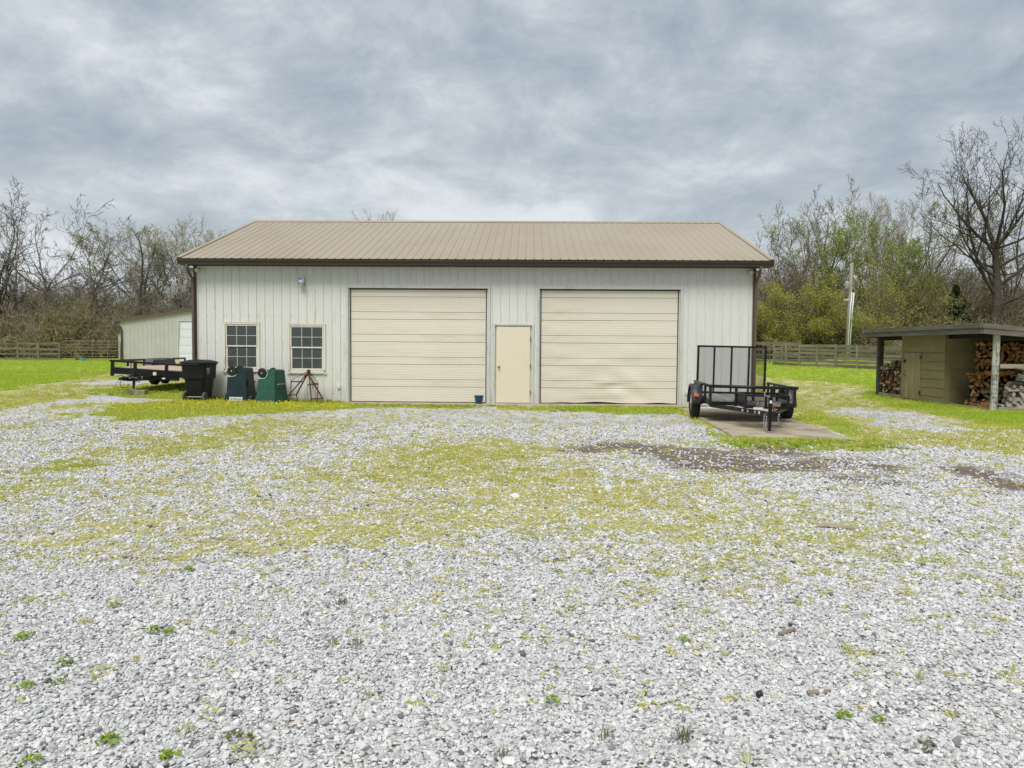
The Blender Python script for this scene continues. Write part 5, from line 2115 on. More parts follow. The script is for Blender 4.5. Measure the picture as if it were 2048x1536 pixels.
def grow(seed, H, r0=None, bare=.3, n1=9, spread=.42, ang=(35, 65), ratio=.55, kids=(7, 6, 5), gnarl=.16, up=.25, lean=(0, 0), depth=4, twig=.013, taper=.8, tf=.45, tops=5, tang=(22, 58)):
    rr = random.Random(seed)
    r0 = r0 or H * .016
    trunk, limbs, tips = [], [], []

    def norm(v):
        l_ = math.sqrt(v[0] ** 2 + v[1] ** 2 + v[2] ** 2) + 1e-9
        return (v[0] / l_, v[1] / l_, v[2] / l_)

    def bend(d, ang_, az):
        # rotate direction d by ang_ around random azimuth
        ref = (0, 0, 1) if abs(d[2]) < .9 else (1, 0, 0)
        x_ = norm((d[1] * ref[2] - d[2] * ref[1], d[2] * ref[0] - d[0] * ref[2], d[0] * ref[1] - d[1] * ref[0]))
        y_ = (d[1] * x_[2] - d[2] * x_[1], d[2] * x_[0] - d[0] * x_[2], d[0] * x_[1] - d[1] * x_[0])
        s, c = math.sin(ang_), math.cos(ang_)
        ca, sa = math.cos(az), math.sin(az)
        return norm(tuple(d[i] * c + (x_[i] * ca + y_[i] * sa) * s for i in range(3)))

    def branch(p, d, L_, r, lvl):
        ns = (6, 5, 4, 3, 3)[min(lvl - 1, 4)]
        st = L_ / ns
        pos = [p]
        rad = []
        for i in range(ns):
            g = gnarl * (1 + .12 * lvl)
            d = norm((d[0] + rr.gauss(0, g), d[1] + rr.gauss(0, g), d[2] + rr.gauss(0, g) + up * .30))
            q = (p[0] + d[0] * st, p[1] + d[1] * st, p[2] + d[2] * st)
            ra = max(twig, r * (1 - taper * i / ns))
            rb = max(twig * .8, r * (1 - taper * (i + 1) / ns))
            limbs.append((p, q, ra, rb, lvl))
            pos.append(q)
            rad.append(rb)
            p = q
            if lvl < depth:
                nk = kids[min(lvl - 1, len(kids) - 1)]
                pr = nk / ns * (.55 + .9 * i / ns)
                c_ = int(pr) + (1 if rr.random() < pr - int(pr) else 0)
                for _ in range(c_):
                    dd = bend(d, R(rr.uniform(25, 62)), rr.uniform(0, 6.283))
                    branch(p, dd, L_ * ratio * rr.uniform(.65, 1.15) * (1.05 - .45 * i / ns), max(twig, rb * .62), lvl + 1)
            else:
                tips.append(q)
            if lvl == depth - 1:
                tips.append(q)
    d = norm((lean[0], lean[1], 1))
    p = (0, 0, -.25)
    ns = 12
    st = (H + .25) * tf / ns
    az = rr.uniform(0, 6.28)
    rb = r0
    for i in range(ns):
        t = (i + 1) / ns
        d = norm((d[0] + rr.gauss(0, gnarl * .5), d[1] + rr.gauss(0, gnarl * .5), d[2] + .12))
        q = (p[0] + d[0] * st, p[1] + d[1] * st, p[2] + d[2] * st)
        ra, rb = r0 * (1.0 - .45 * tf / .5 * (i / ns)) * (1.35 if i == 0 else 1), r0 * (1.0 - .45 * tf / .5 * t)
        trunk.append((p, q, max(ra, .03), max(rb, .03)))
        p = q
        if t > bare:
            pr = n1 / (ns * (1 - bare))
            c_ = int(pr) + (1 if rr.random() < pr - int(pr) else 0)
            for _ in range(c_):
                az += 2.4 + rr.uniform(-.5, .5)
                dd = bend(d, R(rr.uniform(*ang)), az)
                branch(p, dd, H * spread * rr.uniform(.75, 1.15), max(twig, rb * rr.uniform(.35, .5)), 1)
    for k in range(tops):
        az += 2.4 + rr.uniform(-.4, .4)
        a_ = R(rr.uniform(6, 18) if k == 0 else rr.uniform(*tang))
        branch(p, bend(d, a_, az), H * (1 - tf) * rr.uniform(.85, 1.1), max(.05, rb * (.8 if k == 0 else .6)), 1)
    mz = sorted(l[1][2] for l in limbs)[-max(3, len(limbs) // 200)]
    k = H / mz
    sc3 = lambda v: (v[0] * k, v[1] * k, v[2] * k)
    trunk = [(sc3(a), sc3(b), x0, x1) for a, b, x0, x1 in trunk]
    limbs = [(sc3(a), sc3(b), x0, x1, lv) for a, b, x0, x1, lv in limbs]
    return trunk, limbs, [sc3(v) for v in tips]


def make_tree(name, lab, x, y, mat, grow_kw, leaf=None, group=None, rot=0.0):
    trunk, limbs, tips = grow(**grow_kw)
    t = thing(name, lab, 'tree', (x, y, Z(x, y)), rot, group)
    o = inst('trunk', seg_mesh('trunk', trunk, 9, mat), t)
    big = [l[:4] for l in limbs if l[4] <= 2]
    small = [l[:4] for l in limbs if l[4] > 2]
    cr = inst('crown', seg_mesh('crown', big, 5, mat), t)
    if small:
        inst('twigs', seg_mesh('twigs', small, 3, mat), cr)
    if leaf:
        lm, size, frac, npp = leaf
        rs = np.random.RandomState(grow_kw['seed'])
        T = np.array(tips)
        T = T[rs.rand(len(T)) < frac]
        if len(T):
            inst('leaves', leaf_mesh('leaves', T, size, lm, rs, .16, npp), cr)
    return t


TW = .015
GN = dict(kids=(7, 6, 5), twig=TW, ratio=.5)
# ---- left wood edge
make_tree('bare_tree', 'tall gnarled bare tree at the far left edge of the photo', -40.0, 39.0, m_twigD, dict(GN, seed=3, H=14.0, bare=.55, n1=3, spread=.30, gnarl=.20, up=.30, tf=.42, tops=5))
make_tree('bare_tree', 'slender bare tree leaning left behind the left board fence', -38.7, 40.5, m_twigL, dict(GN, seed=11, H=11.2, bare=.6, n1=2, spread=.25, gnarl=.22, up=.25, lean=(-.12, 0), tf=.5, tops=4))
make_tree('bare_tree', 'bare crooked tree with wide open crown above the left fence posts', -37.0, 40.0, m_twigL, dict(GN, seed=5, H=12.5, bare=.6, n1=3, spread=.32, gnarl=.22, up=.16, tf=.46, tops=6, tang=(30, 65)))
make_tree('bare_tree', 'bare tree with rounded twiggy crown left of the pale budding trees', -35.4, 42.6, m_twigL, dict(GN, seed=17, H=12.6, bare=.6, n1=3, spread=.32, gnarl=.20, up=.2, tf=.48, tops=6, tang=(28, 62)))
make_tree('bare_tree', 'leaning bare tree with broken limbs low among the left brush', -33.6, 39.5, m_twigL, dict(GN, seed=19, H=9.0, bare=.5, n1=3, spread=.3, gnarl=.25, up=.1, tf=.5, tops=4, lean=(.15, 0)))
make_tree('dead_tree', 'dead snag with stub limbs among the budding trees at left', -31.2, 41.5, m_twigD, dict(seed=23, H=10.4, bare=.35, n1=6, spread=.12, gnarl=.16, up=.2, kids=(3, 3), depth=2, twig=TW, r0=.2, tf=.85, tops=1))
make_tree('budding_tree', 'pale budding tree behind the small metal outbuilding', -32.0, 45.5, m_twigL, dict(GN, seed=29, H=11.6, bare=.4, n1=4, spread=.30, gnarl=.13, up=.4, tf=.35, tops=6, tang=(18, 50)), (m_leafp, .06, .8, 2))
make_tree('blossoming_tree', 'whitish blossoming tree next to the barn roof at left', -29.4, 46.0, m_twigL, dict(GN, seed=31, H=12.2, bare=.35, n1=5, spread=.32, gnarl=.12, up=.4, tf=.32, tops=7, tang=(18, 52)), (m_leafw, .055, .85, 2))
make_tree('budding_tree', 'thin budding tree closest to the left roof corner', -27.2, 47.5, m_twigL, dict(GN, seed=37, H=11.4, bare=.35, n1=4, spread=.30, gnarl=.12, up=.4, tf=.35, tops=6, tang=(18, 50)), (m_leafp, .06, .9, 2))
make_tree('leafy_tree', 'small yellow-green leafy tree low behind the outbuilding roof', -25.2, 50.5, m_twigL, dict(seed=41, H=6.0, bare=.2, n1=6, spread=.38, gnarl=.15, up=.3, kids=(6, 5, 4), twig=.012, tf=.3, tops=5), (m_leafyg, .075, .75, 2))
make_tree('leafy_tree', 'second low yellow-green tree beside the left barn corner', -22.0, 52.0, m_twigL, dict(seed=43, H=5.8, bare=.2, n1=6, spread=.40, gnarl=.15, up=.3, kids=(6, 5, 4), twig=.012, tf=.3, tops=5), (m_leafyg, .075, .75, 2))
make_tree('treetop', 'lone pale treetop peeking over the barn ridge', -12.9, 55.0, m_twigP, dict(GN, seed=47, H=14.3, bare=.4, n1=4, spread=.25, gnarl=.12, up=.5, tf=.45, tops=5, tang=(12, 30)), (m_leafw, .05, .35, 1))
# ---- right wood edge
make_tree('bare_tree', 'rounded bare tree nearest the right roof corner', 22.7, 42.5, m_twigR, dict(GN, seed=53, H=12.3, bare=.5, n1=4, spread=.36, gnarl=.11, up=.38, tf=.36, tops=7, tang=(22, 60)), (m_leafp, .055, .4, 1))
make_tree('leafy_tree', 'half leafed green tree right of the rounded bare tree', 25.4, 45.5, m_twigR, dict(GN, seed=59, H=11.8, bare=.4, n1=4, spread=.30, gnarl=.12, up=.45, tf=.4, tops=5, tang=(15, 45)), (m_leafg, .06, .95, 2))
make_tree('budding_tree', 'slim pale budding tree rising behind the utility pole', 28.2, 47.0, m_twigR, dict(GN, seed=61, H=14.6, bare=.55, n1=4, spread=.2, gnarl=.11, up=.5, tf=.55, tops=3, tang=(14, 30)), (m_leafw, .05, .35, 1))
make_tree('leafy_tree', 'bright spring green tree right of the utility pole', 30.4, 44.0, m_twigR, dict(GN, seed=67, H=11.2, bare=.4, n1=6, spread=.30, gnarl=.12, up=.4, tf=.35, tops=7, tang=(15, 52)), (m_leafg, .07, .95, 3))
make_tree('budding_tree', 'misty pale tree behind the bright green tree', 33.8, 53.0, m_twigP, dict(GN, seed=71, H=15.2, bare=.4, n1=5, spread=.26, gnarl=.10, up=.5, tf=.4, tops=6, tang=(12, 40)), (m_leafw, .05, .25, 1))
make_tree('budding_tree', 'tall misty tree between green tree and big bare oak', 37.6, 54.5, m_twigP, dict(GN, seed=73, H=15.4, bare=.4, n1=5, spread=.26, gnarl=.10, up=.5, tf=.4, tops=6, tang=(12, 40)), (m_leafp, .05, .3, 1))
make_tree('budding_tree', 'pale green budding tree left of the big bare oak', 35.6, 46.5, m_twigR, dict(GN, seed=79, H=14.2, bare=.35, n1=6, spread=.30, gnarl=.12, up=.42, tf=.35, tops=7, tang=(15, 50)), (m_leafp, .06, .85, 2))
make_tree('bare_oak', 'biggest bare oak with spreading dark limbs at the right edge', 37.2, 39.0, m_twigD, dict(seed=90, H=18.0, r0=.42, bare=.42, n1=9, spread=.56, gnarl=.10, up=.33, ang=(48, 74), tf=.52, tops=5, tang=(18, 58), kids=(8, 7, 6), twig=.0125, ratio=.5))
make_tree('bare_tree', 'bare tree behind the woodshed left of the oak trunk', 33.0, 43.5, m_twigR, dict(GN, seed=89, H=10.2, bare=.4, n1=5, spread=.36, gnarl=.15, up=.3, tf=.35, tops=6), (m_leafg, .06, .8, 1))
make_tree('bare_tree', 'bare tree right of the oak trunk at the photo edge', 40.6, 43.5, m_twigR, dict(GN, seed=97, H=12.2, bare=.4, n1=5, spread=.34, gnarl=.14, up=.35, tf=.38, tops=6), (m_leafp, .06, .7, 1))
make_tree('bent_tree', 'dark bare tree with low crooked limb near the right barn corner', 20.8, 38.5, m_twigD, dict(seed=101, H=7.0, bare=.3, n1=5, spread=.5, gnarl=.22, up=.02, ang=(55, 85), kids=(5, 4, 4), twig=TW, lean=(-.2, 0), tf=.5, tops=4))
# yellow-green understorey trees
for k, (x_, y_, h_, lab) in enumerate(((19.6, 36.0, 5.6, 'yellow-green leafing shrub tree just right of the barn corner'), (22.4, 36.5, 6.4, 'tallest yellow-green leafing shrub tree left of the utility pole'),
                                       (24.6, 37.5, 5.0, 'yellow-green leafing shrub right behind the utility pole'), (28.6, 39.0, 7.2, 'olive leafing tree with dark branches right of the pole'), (31.4, 40.0, 6.0, 'olive leafing tree above the left end of the woodshed roof'))):
    make_tree('leafing_shrub', lab, x_, y_, m_twigR, dict(seed=110 + k, H=h_, bare=.1, n1=6, spread=.5, gnarl=.17, up=.28, ang=(25, 60), kids=(6, 6, 5), twig=.011, r0=.09, tf=.3, tops=6), (m_leafyg, .056, .8, 2 if k < 3 else 1))


def cedar(name, lab, x, y, H, w, seed):
    rs = np.random.RandomState(seed)
    t = thing(name, lab, 'tree', (x, y, Z(x, y)))
    MB().tube([(0, 0, -.2), (.02, 0, H * .5), (0, 0, H)], [.12, .08, .02], 8).build('trunk', m_twigD, t)
    n = int(900 * H)
    z_ = rs.rand(n) ** .8
    rad = w * (1 - z_) ** .75 * (.35 + .65 * rs.rand(n)) * (1 + .3 * np.sin(z_ * 23 + seed))
    a = rs.rand(n) * 6.283
    P = np.stack([rad * np.cos(a), rad * np.sin(a), .25 + z_ * (H - .2)], 1)
    inst('crown', leaf_mesh('crown', P, .16, m_leafd, rs, .05), t)


cedar('cedar_tree', 'dark green cedar behind the woodshed roof', 35.0, 40.5, 5.6, 1.9, 3)
cedar('cedar_tree', 'small dark evergreen top above the outbuilding roof', -26.5, 55.0, 7.6, 1.6, 5)
cedar('cedar_shrub', 'low dark evergreen bush by the far fence right of the barn', 17.2, 33.5, 1.9, 1.3, 7)


# ---- scattered stuff
def scatter(name, pts, rots, scl, idx, sources, label):
    """many small uncountable pieces as one object (geometry nodes)"""
    me = bpy.data.meshes.new(name)
    me.vertices.add(len(pts))
    me.vertices.foreach_set('co', np.ascontiguousarray(pts, np.float32).ravel())
    a = me.attributes.new('rot', 'FLOAT_VECTOR', 'POINT')
    a.data.foreach_set('vector', np.ascontiguousarray(rots, np.float32).ravel())
    a = me.attributes.new('scl', 'FLOAT_VECTOR', 'POINT')
    a.data.foreach_set('vector', np.ascontiguousarray(scl, np.float32).ravel())
    a = me.attributes.new('idx', 'INT', 'POINT')
    a.data.foreach_set('value', np.ascontiguousarray(idx, np.int32))
    me.update()
    col = bpy.data.collections.new(name + '_sources')
    for i, m in enumerate(sources):
        col.objects.link(bpy.data.objects.new('%s_source_%02d' % (name, i), m))
    ng = bpy.data.node_groups.new(name, 'GeometryNodeTree')
    ng.interface.new_socket('Geometry', in_out='INPUT', socket_type='NodeSocketGeometry')
    ng.interface.new_socket('Geometry', in_out='OUTPUT', socket_type='NodeSocketGeometry')
    gi, go = ng.nodes.new('NodeGroupInput'), ng.nodes.new('NodeGroupOutput')
    ci = ng.nodes.new('GeometryNodeCollectionInfo')
    ci.inputs['Collection'].default_value = col
    ci.inputs['Separate Children'].default_value = True
    ci.inputs['Reset Children'].default_value = True
    ip = ng.nodes.new('GeometryNodeInstanceOnPoints')
    ip.inputs['Pick Instance'].default_value = True
    for nm, dt, sock in (('rot', 'FLOAT_VECTOR', 'Rotation'), ('scl', 'FLOAT_VECTOR', 'Scale'), ('idx', 'INT', 'Instance Index')):
        na = ng.nodes.new('GeometryNodeInputNamedAttribute')
        na.data_type = dt
        na.inputs['Name'].default_value = nm
        ng.links.new(na.outputs['Attribute'], ip.inputs[sock])
    ng.links.new(gi.outputs[0], ip.inputs['Points'])
    ng.links.new(ci.outputs[0], ip.inputs['Instance'])
    ng.links.new(ip.outputs[0], go.inputs[0])
    o = bpy.data.objects.new(name, me)
    COL.objects.link(o)
    md = o.modifiers.new('scatter', 'NODES')
    md.node_group = ng
    tag(o, label, kind='stuff')
    return o


rs = np.random.RandomState(12)


def bush_mesh(seed, H, w, leafm, lsize, lfrac, lper, stems=16, mat=None):
    rr = random.Random(seed)
    limbs, tips = [], []
    for s in range(stems):
        az = rr.uniform(0, 6.28)
        p = (rr.gauss(0, .15 * w), rr.gauss(0, .15 * w), -.1)
        d = [math.cos(az) * .5, math.sin(az) * .5, 1.0]
        n = 7
        L_ = H * rr.uniform(.6, 1.1) / n
        for i in range(n):
            d = [d[0] + rr.gauss(0, .28), d[1] + rr.gauss(0, .28), d[2] + rr.gauss(0, .22) - .06 * i * .6]
            l_ = math.sqrt(sum(c * c for c in d))
            d = [c / l_ for c in d]
            q = tuple(p[j] + d[j] * L_ for j in range(3))
            limbs.append((p, q, .030 * (1 - i / n) + .010, .030 * (1 - (i + 1) / n) + .010))
            tips.append(q)
            if i > 0:
                for _ in range(3):
                    dd = [d[0] + rr.gauss(0, .8), d[1] + rr.gauss(0, .8), d[2] + rr.gauss(0, .6)]
                    pp = q
                    for j2 in range(3):
                        dd = [c + rr.gauss(0, .3) for c in dd]
                        l2_ = math.sqrt(sum(c * c for c in dd)) + 1e-6
                        dd = [c / l2_ for c in dd]
                        qq = tuple(pp[j] + dd[j] * L_ * .55 for j in range(3))
                        limbs.append((pp, qq, .012, .009))
                        tips.append(qq)
                        pp = qq
            p = q
    mt = mat or m_twigB
    me = seg_mesh('bush', limbs, 3, mt)
    if leafm is None:
        return me
    T = np.array(tips)
    r_ = np.random.RandomState(seed)
    T = T[r_.rand(len(T)) < lfrac]
    lm = leaf_mesh('l', T, lsize, leafm, r_, .18, lper)
    bm = bmesh.new()
    bm.from_mesh(me)
    nf = len(bm.faces)
    bm.from_mesh(lm)
    bm.faces.ensure_lookup_table()
    for f in bm.faces[nf:]:
        f.material_index = 1
    me2 = bpy.data.meshes.new('bush')
    bm.to_mesh(me2)
    bm.free()
    me2.materials.append(mt)
    me2.materials.append(leafm)
    return me2


bushes = [bush_mesh(1, 4.6, 1.6, None, 0, 0, 0, 20), bush_mesh(2, 3.6, 1.6, m_leafbr, .10, .5, 2, 18), bush_mesh(3, 4.2, 1.5, m_leafo, .10, .6, 2, 18),
          bush_mesh(4, 3.2, 1.8, m_leafo, .11, .8, 3, 16), bush_mesh(5, 2.6, 1.6, m_leafyg, .11, .8, 3, 14), bush_mesh(6, 5.4, 1.3, None, 0, 0, 0, 14, m_twigL)]


def row(x0, x1, y0, y1, n, choice, sc=(0.8, 1.25)):
    x_ = rs.uniform(x0, x1, n)
    y_ = rs.uniform(y0, y1, n)
    ii = rs.choice(choice, n)
    s_ = rs.uniform(sc[0], sc[1], n)
    return np.stack([x_, y_, zg(x_, y_)], 1), ii, s_


def thicket(name, rows, label):
    P = np.concatenate([r[0] for r in rows])
    I = np.concatenate([r[1] for r in rows])
    S_ = np.concatenate([r[2] for r in rows])
    rot = np.zeros((len(P), 3))
    rot[:, 2] = rs.uniform(0, 6.28, len(P))
    scatter(name, P, rot, np.repeat(S_[:, None], 3, 1), I, bushes, label)


thicket('thicket', [row(-52, -29.5, 36.5, 39, 46, [0, 1, 2, 5, 2], (.7, 1.05)), row(-56, -22, 39, 44, 70, [0, 1, 2, 5, 3, 3], (.9, 1.2)), row(-60, -18, 44, 60, 120, [0, 1, 2, 3, 5], (1.0, 1.5))], 'tangled brown brush below the bare trees at left')
thicket('thicket', [row(16.5, 46, 35, 38.5, 46, [0, 2, 3, 3, 4, 1], (.6, .95)), row(17, 48, 38.5, 44, 85, [0, 1, 2, 2, 3, 4, 5], (.9, 1.25)), row(16, 56, 44, 62, 140, [0, 1, 2, 3, 5, 0], (1.0, 1.6))], 'tangled olive brush below the trees at right')

# far woodland
tmesh = []
for k, sd in enumerate((201, 202, 203)):
    tr, li, ti = grow(sd, 11.5, bare=.3, n1=5, spread=.3, gnarl=.13, up=.4, kids=(7, 6, 4), depth=3, twig=.020, tf=.4, tops=6, tang=(15, 45))
    tmesh.append(seg_mesh('far_tree', tr + [l[:4] for l in li], 3, (m_twigL, m_twigP, m_twigR)[k]))
x_ = np.concatenate([rs.uniform(-95, -20, 150), rs.uniform(18, 95, 170)])
y_ = rs.uniform(54, 85, 320)
rot = np.zeros((320, 3))
rot[:, 2] = rs.uniform(0, 6.28, 320)
sc_ = rs.uniform(.65, 1.0, 320) * np.where(x_ < 0, .74, .95)
scatter('far_woodland', np.stack([x_, y_, zg(x_, y_)], 1), rot, np.repeat(sc_[:, None], 3, 1), rs.randint(0, 3, 320), tmesh, 'far off bare woodland behind the wood edge')
x_ = np.concatenate([rs.uniform(-110, -18, 170), rs.uniform(16, 110, 190)])
y_ = rs.uniform(62, 92, 360)
rot = np.zeros((360, 3))
rot[:, 2] = rs.uniform(0, 6.28, 360)
sc_ = rs.uniform(1.0, 1.6, 360)
scatter('far_brush', np.stack([x_, y_, zg(x_, y_)], 1), rot, np.repeat(sc_[:, None], 3, 1), rs.choice([0, 1, 2, 3], 360), bushes, 'far off brush below the distant woodland')


# ================================================================== GRAVEL, GRASS, WEEDS
def stone_mesh(seed, flat):
    r_ = random.Random(seed)
    bm = bmesh.new()
    for k in range(24):
        v = Vector((r_.gauss(0, 1), r_.gauss(0, 1), r_.gauss(0, 1))).normalized()
        bm.verts.new((v.x * .5 * r_.uniform(.85, 1.1), v.y * .40 * r_.uniform(.85, 1.1), v.z * flat * r_.uniform(.85, 1.1)))
    res = bmesh.ops.convex_hull(bm, input=bm.verts)
    junk = [e for e in res['geom_interior'] if isinstance(e, bmesh.types.BMVert)]
    bmesh.ops.delete(bm, geom=junk, context='VERTS')
    me = bpy.data.meshes.new('stone')
    bm.to_mesh(me)
    bm.free()
    me.materials.append(m_stone)
    return me


def stonemat():
    m, nt, b = newmat('crushed_limestone')
    L = nt.links.new
    oi = N(nt, 'ShaderNodeObjectInfo')
    rp = ramp(nt, [(0.0, (0.10, 0.10, 0.105)), (0.05, (0.36, 0.36, 0.36)), (0.3, (0.52, 0.52, 0.512)), (0.7, (0.60, 0.60, 0.588)), (0.96, (0.69, 0.69, 0.675)), (1.0, (0.54, 0.48, 0.41))], 'LINEAR')
    L(oi.outputs['Random'], rp.inputs[0])
    tc = N(nt, 'ShaderNodeTexCoord')
    nz = N(nt, 'ShaderNodeTexNoise', i_Scale=2.5, i_Detail=5.0)
    L(tc.outputs['Object'], nz.inputs['Vector'])
    t = ramp(nt, [(0.35, (0.80, 0.79, 0.78)), (0.6, (1.04, 1.04, 1.04))])
    L(nz.outputs[0], t.inputs[0])
    L(mixc(nt, 1.0, rp.outputs[0], t.outputs[0], 'MULTIPLY'), b.inputs['Base Color'])
    b.inputs['Roughness'].default_value = 0.9
    b.inputs['Specular IOR Level'].default_value = 0.2
    return m


m_stone = stonemat()
stones = [stone_mesh(300 + k, (.22, .27, .33, .38)[k % 4]) for k in range(10)]


def local_grass(x, y, g):
    return np.clip((g + (fbm(x * 7.5, y * 7.5, 91) - .5) * 1.9 - .16) / .85, 0, 1)


def jgrid(x0, x1, y0, y1, c):
    xs = np.arange(x0, x1, c)
    ys = np.arange(y0, y1, c)
    X, Y = np.meshgrid(xs, ys)
    X = X.ravel() + rs.uniform(-.5, .5, X.size) * c * 1.1
    Y = Y.ravel() + rs.uniform(-.5, .5, Y.size) * c * 1.1
    k = inview(X, Y, .35)
    return X[k], Y[k]


sx_, sy_, ss_ = [], [], []
for (y0, y1, c, smean) in ((-18.35, -15.4, .0150, .0172), (-15.4, -12.6, .0185, .0205), (-12.6, -9.5, .028, .027), (-9.5, -5.5, .045, .034)):
    X, Y = jgrid(-12, 14, y0, y1, c)
    g, l, d, f = masks(X, Y)
    lg = local_grass(X, Y, g)
    keep = rs.rand(len(X)) < (1 - .72 * lg) * (1 - .84 * np.clip(d * 1.5, 0, 1) * np.clip(fbm(X * 5, Y * 5, 61) * 3.2 - .45, 0, 1.1)) * np.where(g > .93, .15, 1.0)
    inpad = (X > 4.9) & (X < 7.4) & (Y > -7.7)
    keep &= ~inpad
    sx_.append(X[keep])
    sy_.append(Y[keep])
    n = keep.sum()
    ss_.append(smean * np.exp(rs.normal(0, .36, n)))
X, Y, S_ = np.concatenate(sx_), np.concatenate(sy_), np.concatenate(ss_)
S_ = np.minimum(S_, .05)
zb_ = zg(X, Y) + (fbm(X * .7, Y * .7, 3) - .5) * .035
P = np.stack([X, Y, zb_ + S_ * rs.uniform(.0, .32, len(X))], 1)
rot = np.stack([rs.normal(0, .30, len(X)), rs.normal(0, .30, len(X)), rs.uniform(0, 6.28, len(X))], 1)
scatter('gravel', P, rot, np.stack([S_ * rs.uniform(.8, 1.3, len(X)), S_, S_ * rs.uniform(.8, 1.2, len(X))], 1), rs.randint(0, len(stones), len(X)), stones, 'loose crushed limestone gravel covering the yard')


def grassmat(name, a, b_, trans=.3):
    return leafmat(name, a, b_, trans)


m_blade_l = grassmat('blade_lush', (0.30, 0.41, 0.022), (0.56, 0.68, 0.11), .45)
m_blade_d = grassmat('blade_dry', (0.52, 0.47, 0.13), (0.72, 0.64, 0.28), .4)
m_blade_m = grassmat('blade_mixed', (0.34, 0.38, 0.04), (0.62, 0.60, 0.15), .4)
m_moss = grassmat('moss_leaf', (0.42, 0.44, 0.06), (0.66, 0.62, 0.17), .35)
m_mossy = grassmat('moss_yellow', (0.58, 0.54, 0.14), (0.78, 0.72, 0.32), .35)
m_clover = grassmat('clover_leaf', (0.15, 0.26, 0.012), (0.32, 0.44, 0.04), .3)
m_weedbr = grassmat('weed_brown', (0.16, 0.15, 0.05), (0.10, 0.12, 0.03), .1)
m_flower = MAT('dandelion_yellow', (0.75, 0.62, 0.02), 0.7)


def tuft_mesh(seed, n, h, r, w, mat, droop=.5):
    r_ = np.random.RandomState(seed)
    az = r_.rand(n) * 6.283
    rad = r * np.sqrt(r_.rand(n))
    b0 = np.stack([rad * np.cos(az), rad * np.sin(az), np.zeros(n)], 1)
    la = r_.rand(n) * 6.283
    out = np.stack([np.cos(la), np.sin(la), np.zeros(n)], 1)
    hh = (h * r_.uniform(.45, 1.15, n))[:, None]
    lean = (droop * r_.rand(n))[:, None]
    side = np.stack([-out[:, 1], out[:, 0], np.zeros(n)], 1) * w
    mid = b0 + out * hh * lean * .35 + np.array([0, 0, 1]) * hh * .6
    tip = b0 + out * hh * lean + np.array([0, 0, 1]) * hh * (1 - .3 * lean)
    co = np.stack([b0 - side, b0 + side, mid + side * .7, mid - side * .7, tip], 1).reshape(-1, 3)
    k = np.arange(n)[:, None] * 5
    F3 = np.concatenate([k + np.array([[0, 1, 2]]), k + np.array([[0, 2, 3]]), k + np.array([[3, 2, 4]])])
    return np_mesh('tuft', co, F3, [mat])


def mat_mesh(seed, n, r, h, size, mat):
    r_ = np.random.RandomState(seed)
    az = r_.rand(n) * 6.283
    rad = r * r_.rand(n) ** .6
    P_ = np.stack([rad * np.cos(az), rad * np.sin(az), h * (1 - (rad / r) ** 2 * .8) * r_.uniform(.3, 1, n)], 1)
    a = np.stack([np.cos(az + r_.normal(0, .8, n)), np.sin(az + r_.normal(0, .8, n)), r_.normal(.15, .35, n)], 1)
    a /= np.linalg.norm(a, axis=1, keepdims=True)
    b_ = np.cross(a, np.array([0, 0, 1.0]) + r_.normal(0, .3, (n, 3)))
    b_ /= np.linalg.norm(b_, axis=1, keepdims=True)
    s = size * r_.uniform(.6, 1.3, (n, 1))
    co = np.stack([P_ - a * s, P_ + b_ * s * .6, P_ + a * s, P_ - b_ * s * .6], 1).reshape(-1, 3)
    return np_mesh('mat', co, np.arange(n * 4).reshape(-1, 4), [mat])


# moss and short weeds in the gravel
msrc = [mat_mesh(1, 30, .05, .022, .011, m_mossy), mat_mesh(2, 34, .06, .020, .010, m_mossy), mat_mesh(3, 30, .05, .024, .012, m_moss), mat_mesh(4, 26, .045, .022, .011, m_moss),
        tuft_mesh(5, 14, .05, .03, .0022, m_blade_d), tuft_mesh(6, 16, .06, .03, .0024, m_blade_m), tuft_mesh(7, 16, .055, .035, .0025, m_blade_l)]
px_, py_, pi_, ps_ = [], [], [], []
for (y0, y1, c, sc) in ((-17.5, -13.2, .034, .50), (-13.2, -8.0, .045, .72), (-8.0, -1.0, .085, 1.2)):
    X, Y = jgrid(-13, 16, y0, y1, c)
    g, l, d, f = masks(X, Y)
    lg = local_grass(X, Y, g)
    keep = (rs.rand(len(X)) < lg * .9) & (g < .93)
    X, Y, l = X[keep], Y[keep], l[keep]
    n = len(X)
    u = rs.rand(n)
    lushy = rs.rand(n) < l
    ii = np.where(lushy, np.where(u < .45, 2, np.where(u < .7, 3, np.where(u < .88, 5, 6))), np.where(u < .42, 0, np.where(u < .80, 1, np.where(u < .93, 4, 5))))
    px_.append(X)
    py_.append(Y)
    pi_.append(ii)
    ps_.append(sc * rs.uniform(.6, 1.25, n))
X, Y, I, S_ = (np.concatenate(a) for a in (px_, py_, pi_, ps_))
zb_ = zg(X, Y) + (fbm(X * .7, Y * .7, 3) - .5) * .035
rot = np.zeros((len(X), 3))
rot[:, 2] = rs.uniform(0, 6.28, len(X))
scatter('ground_moss', np.stack([X, Y, zb_ + .006], 1), rot, np.stack([S_, S_, np.minimum(S_, 1.2)], 1), I, msrc, 'yellow-green moss and short weeds in the gravel')

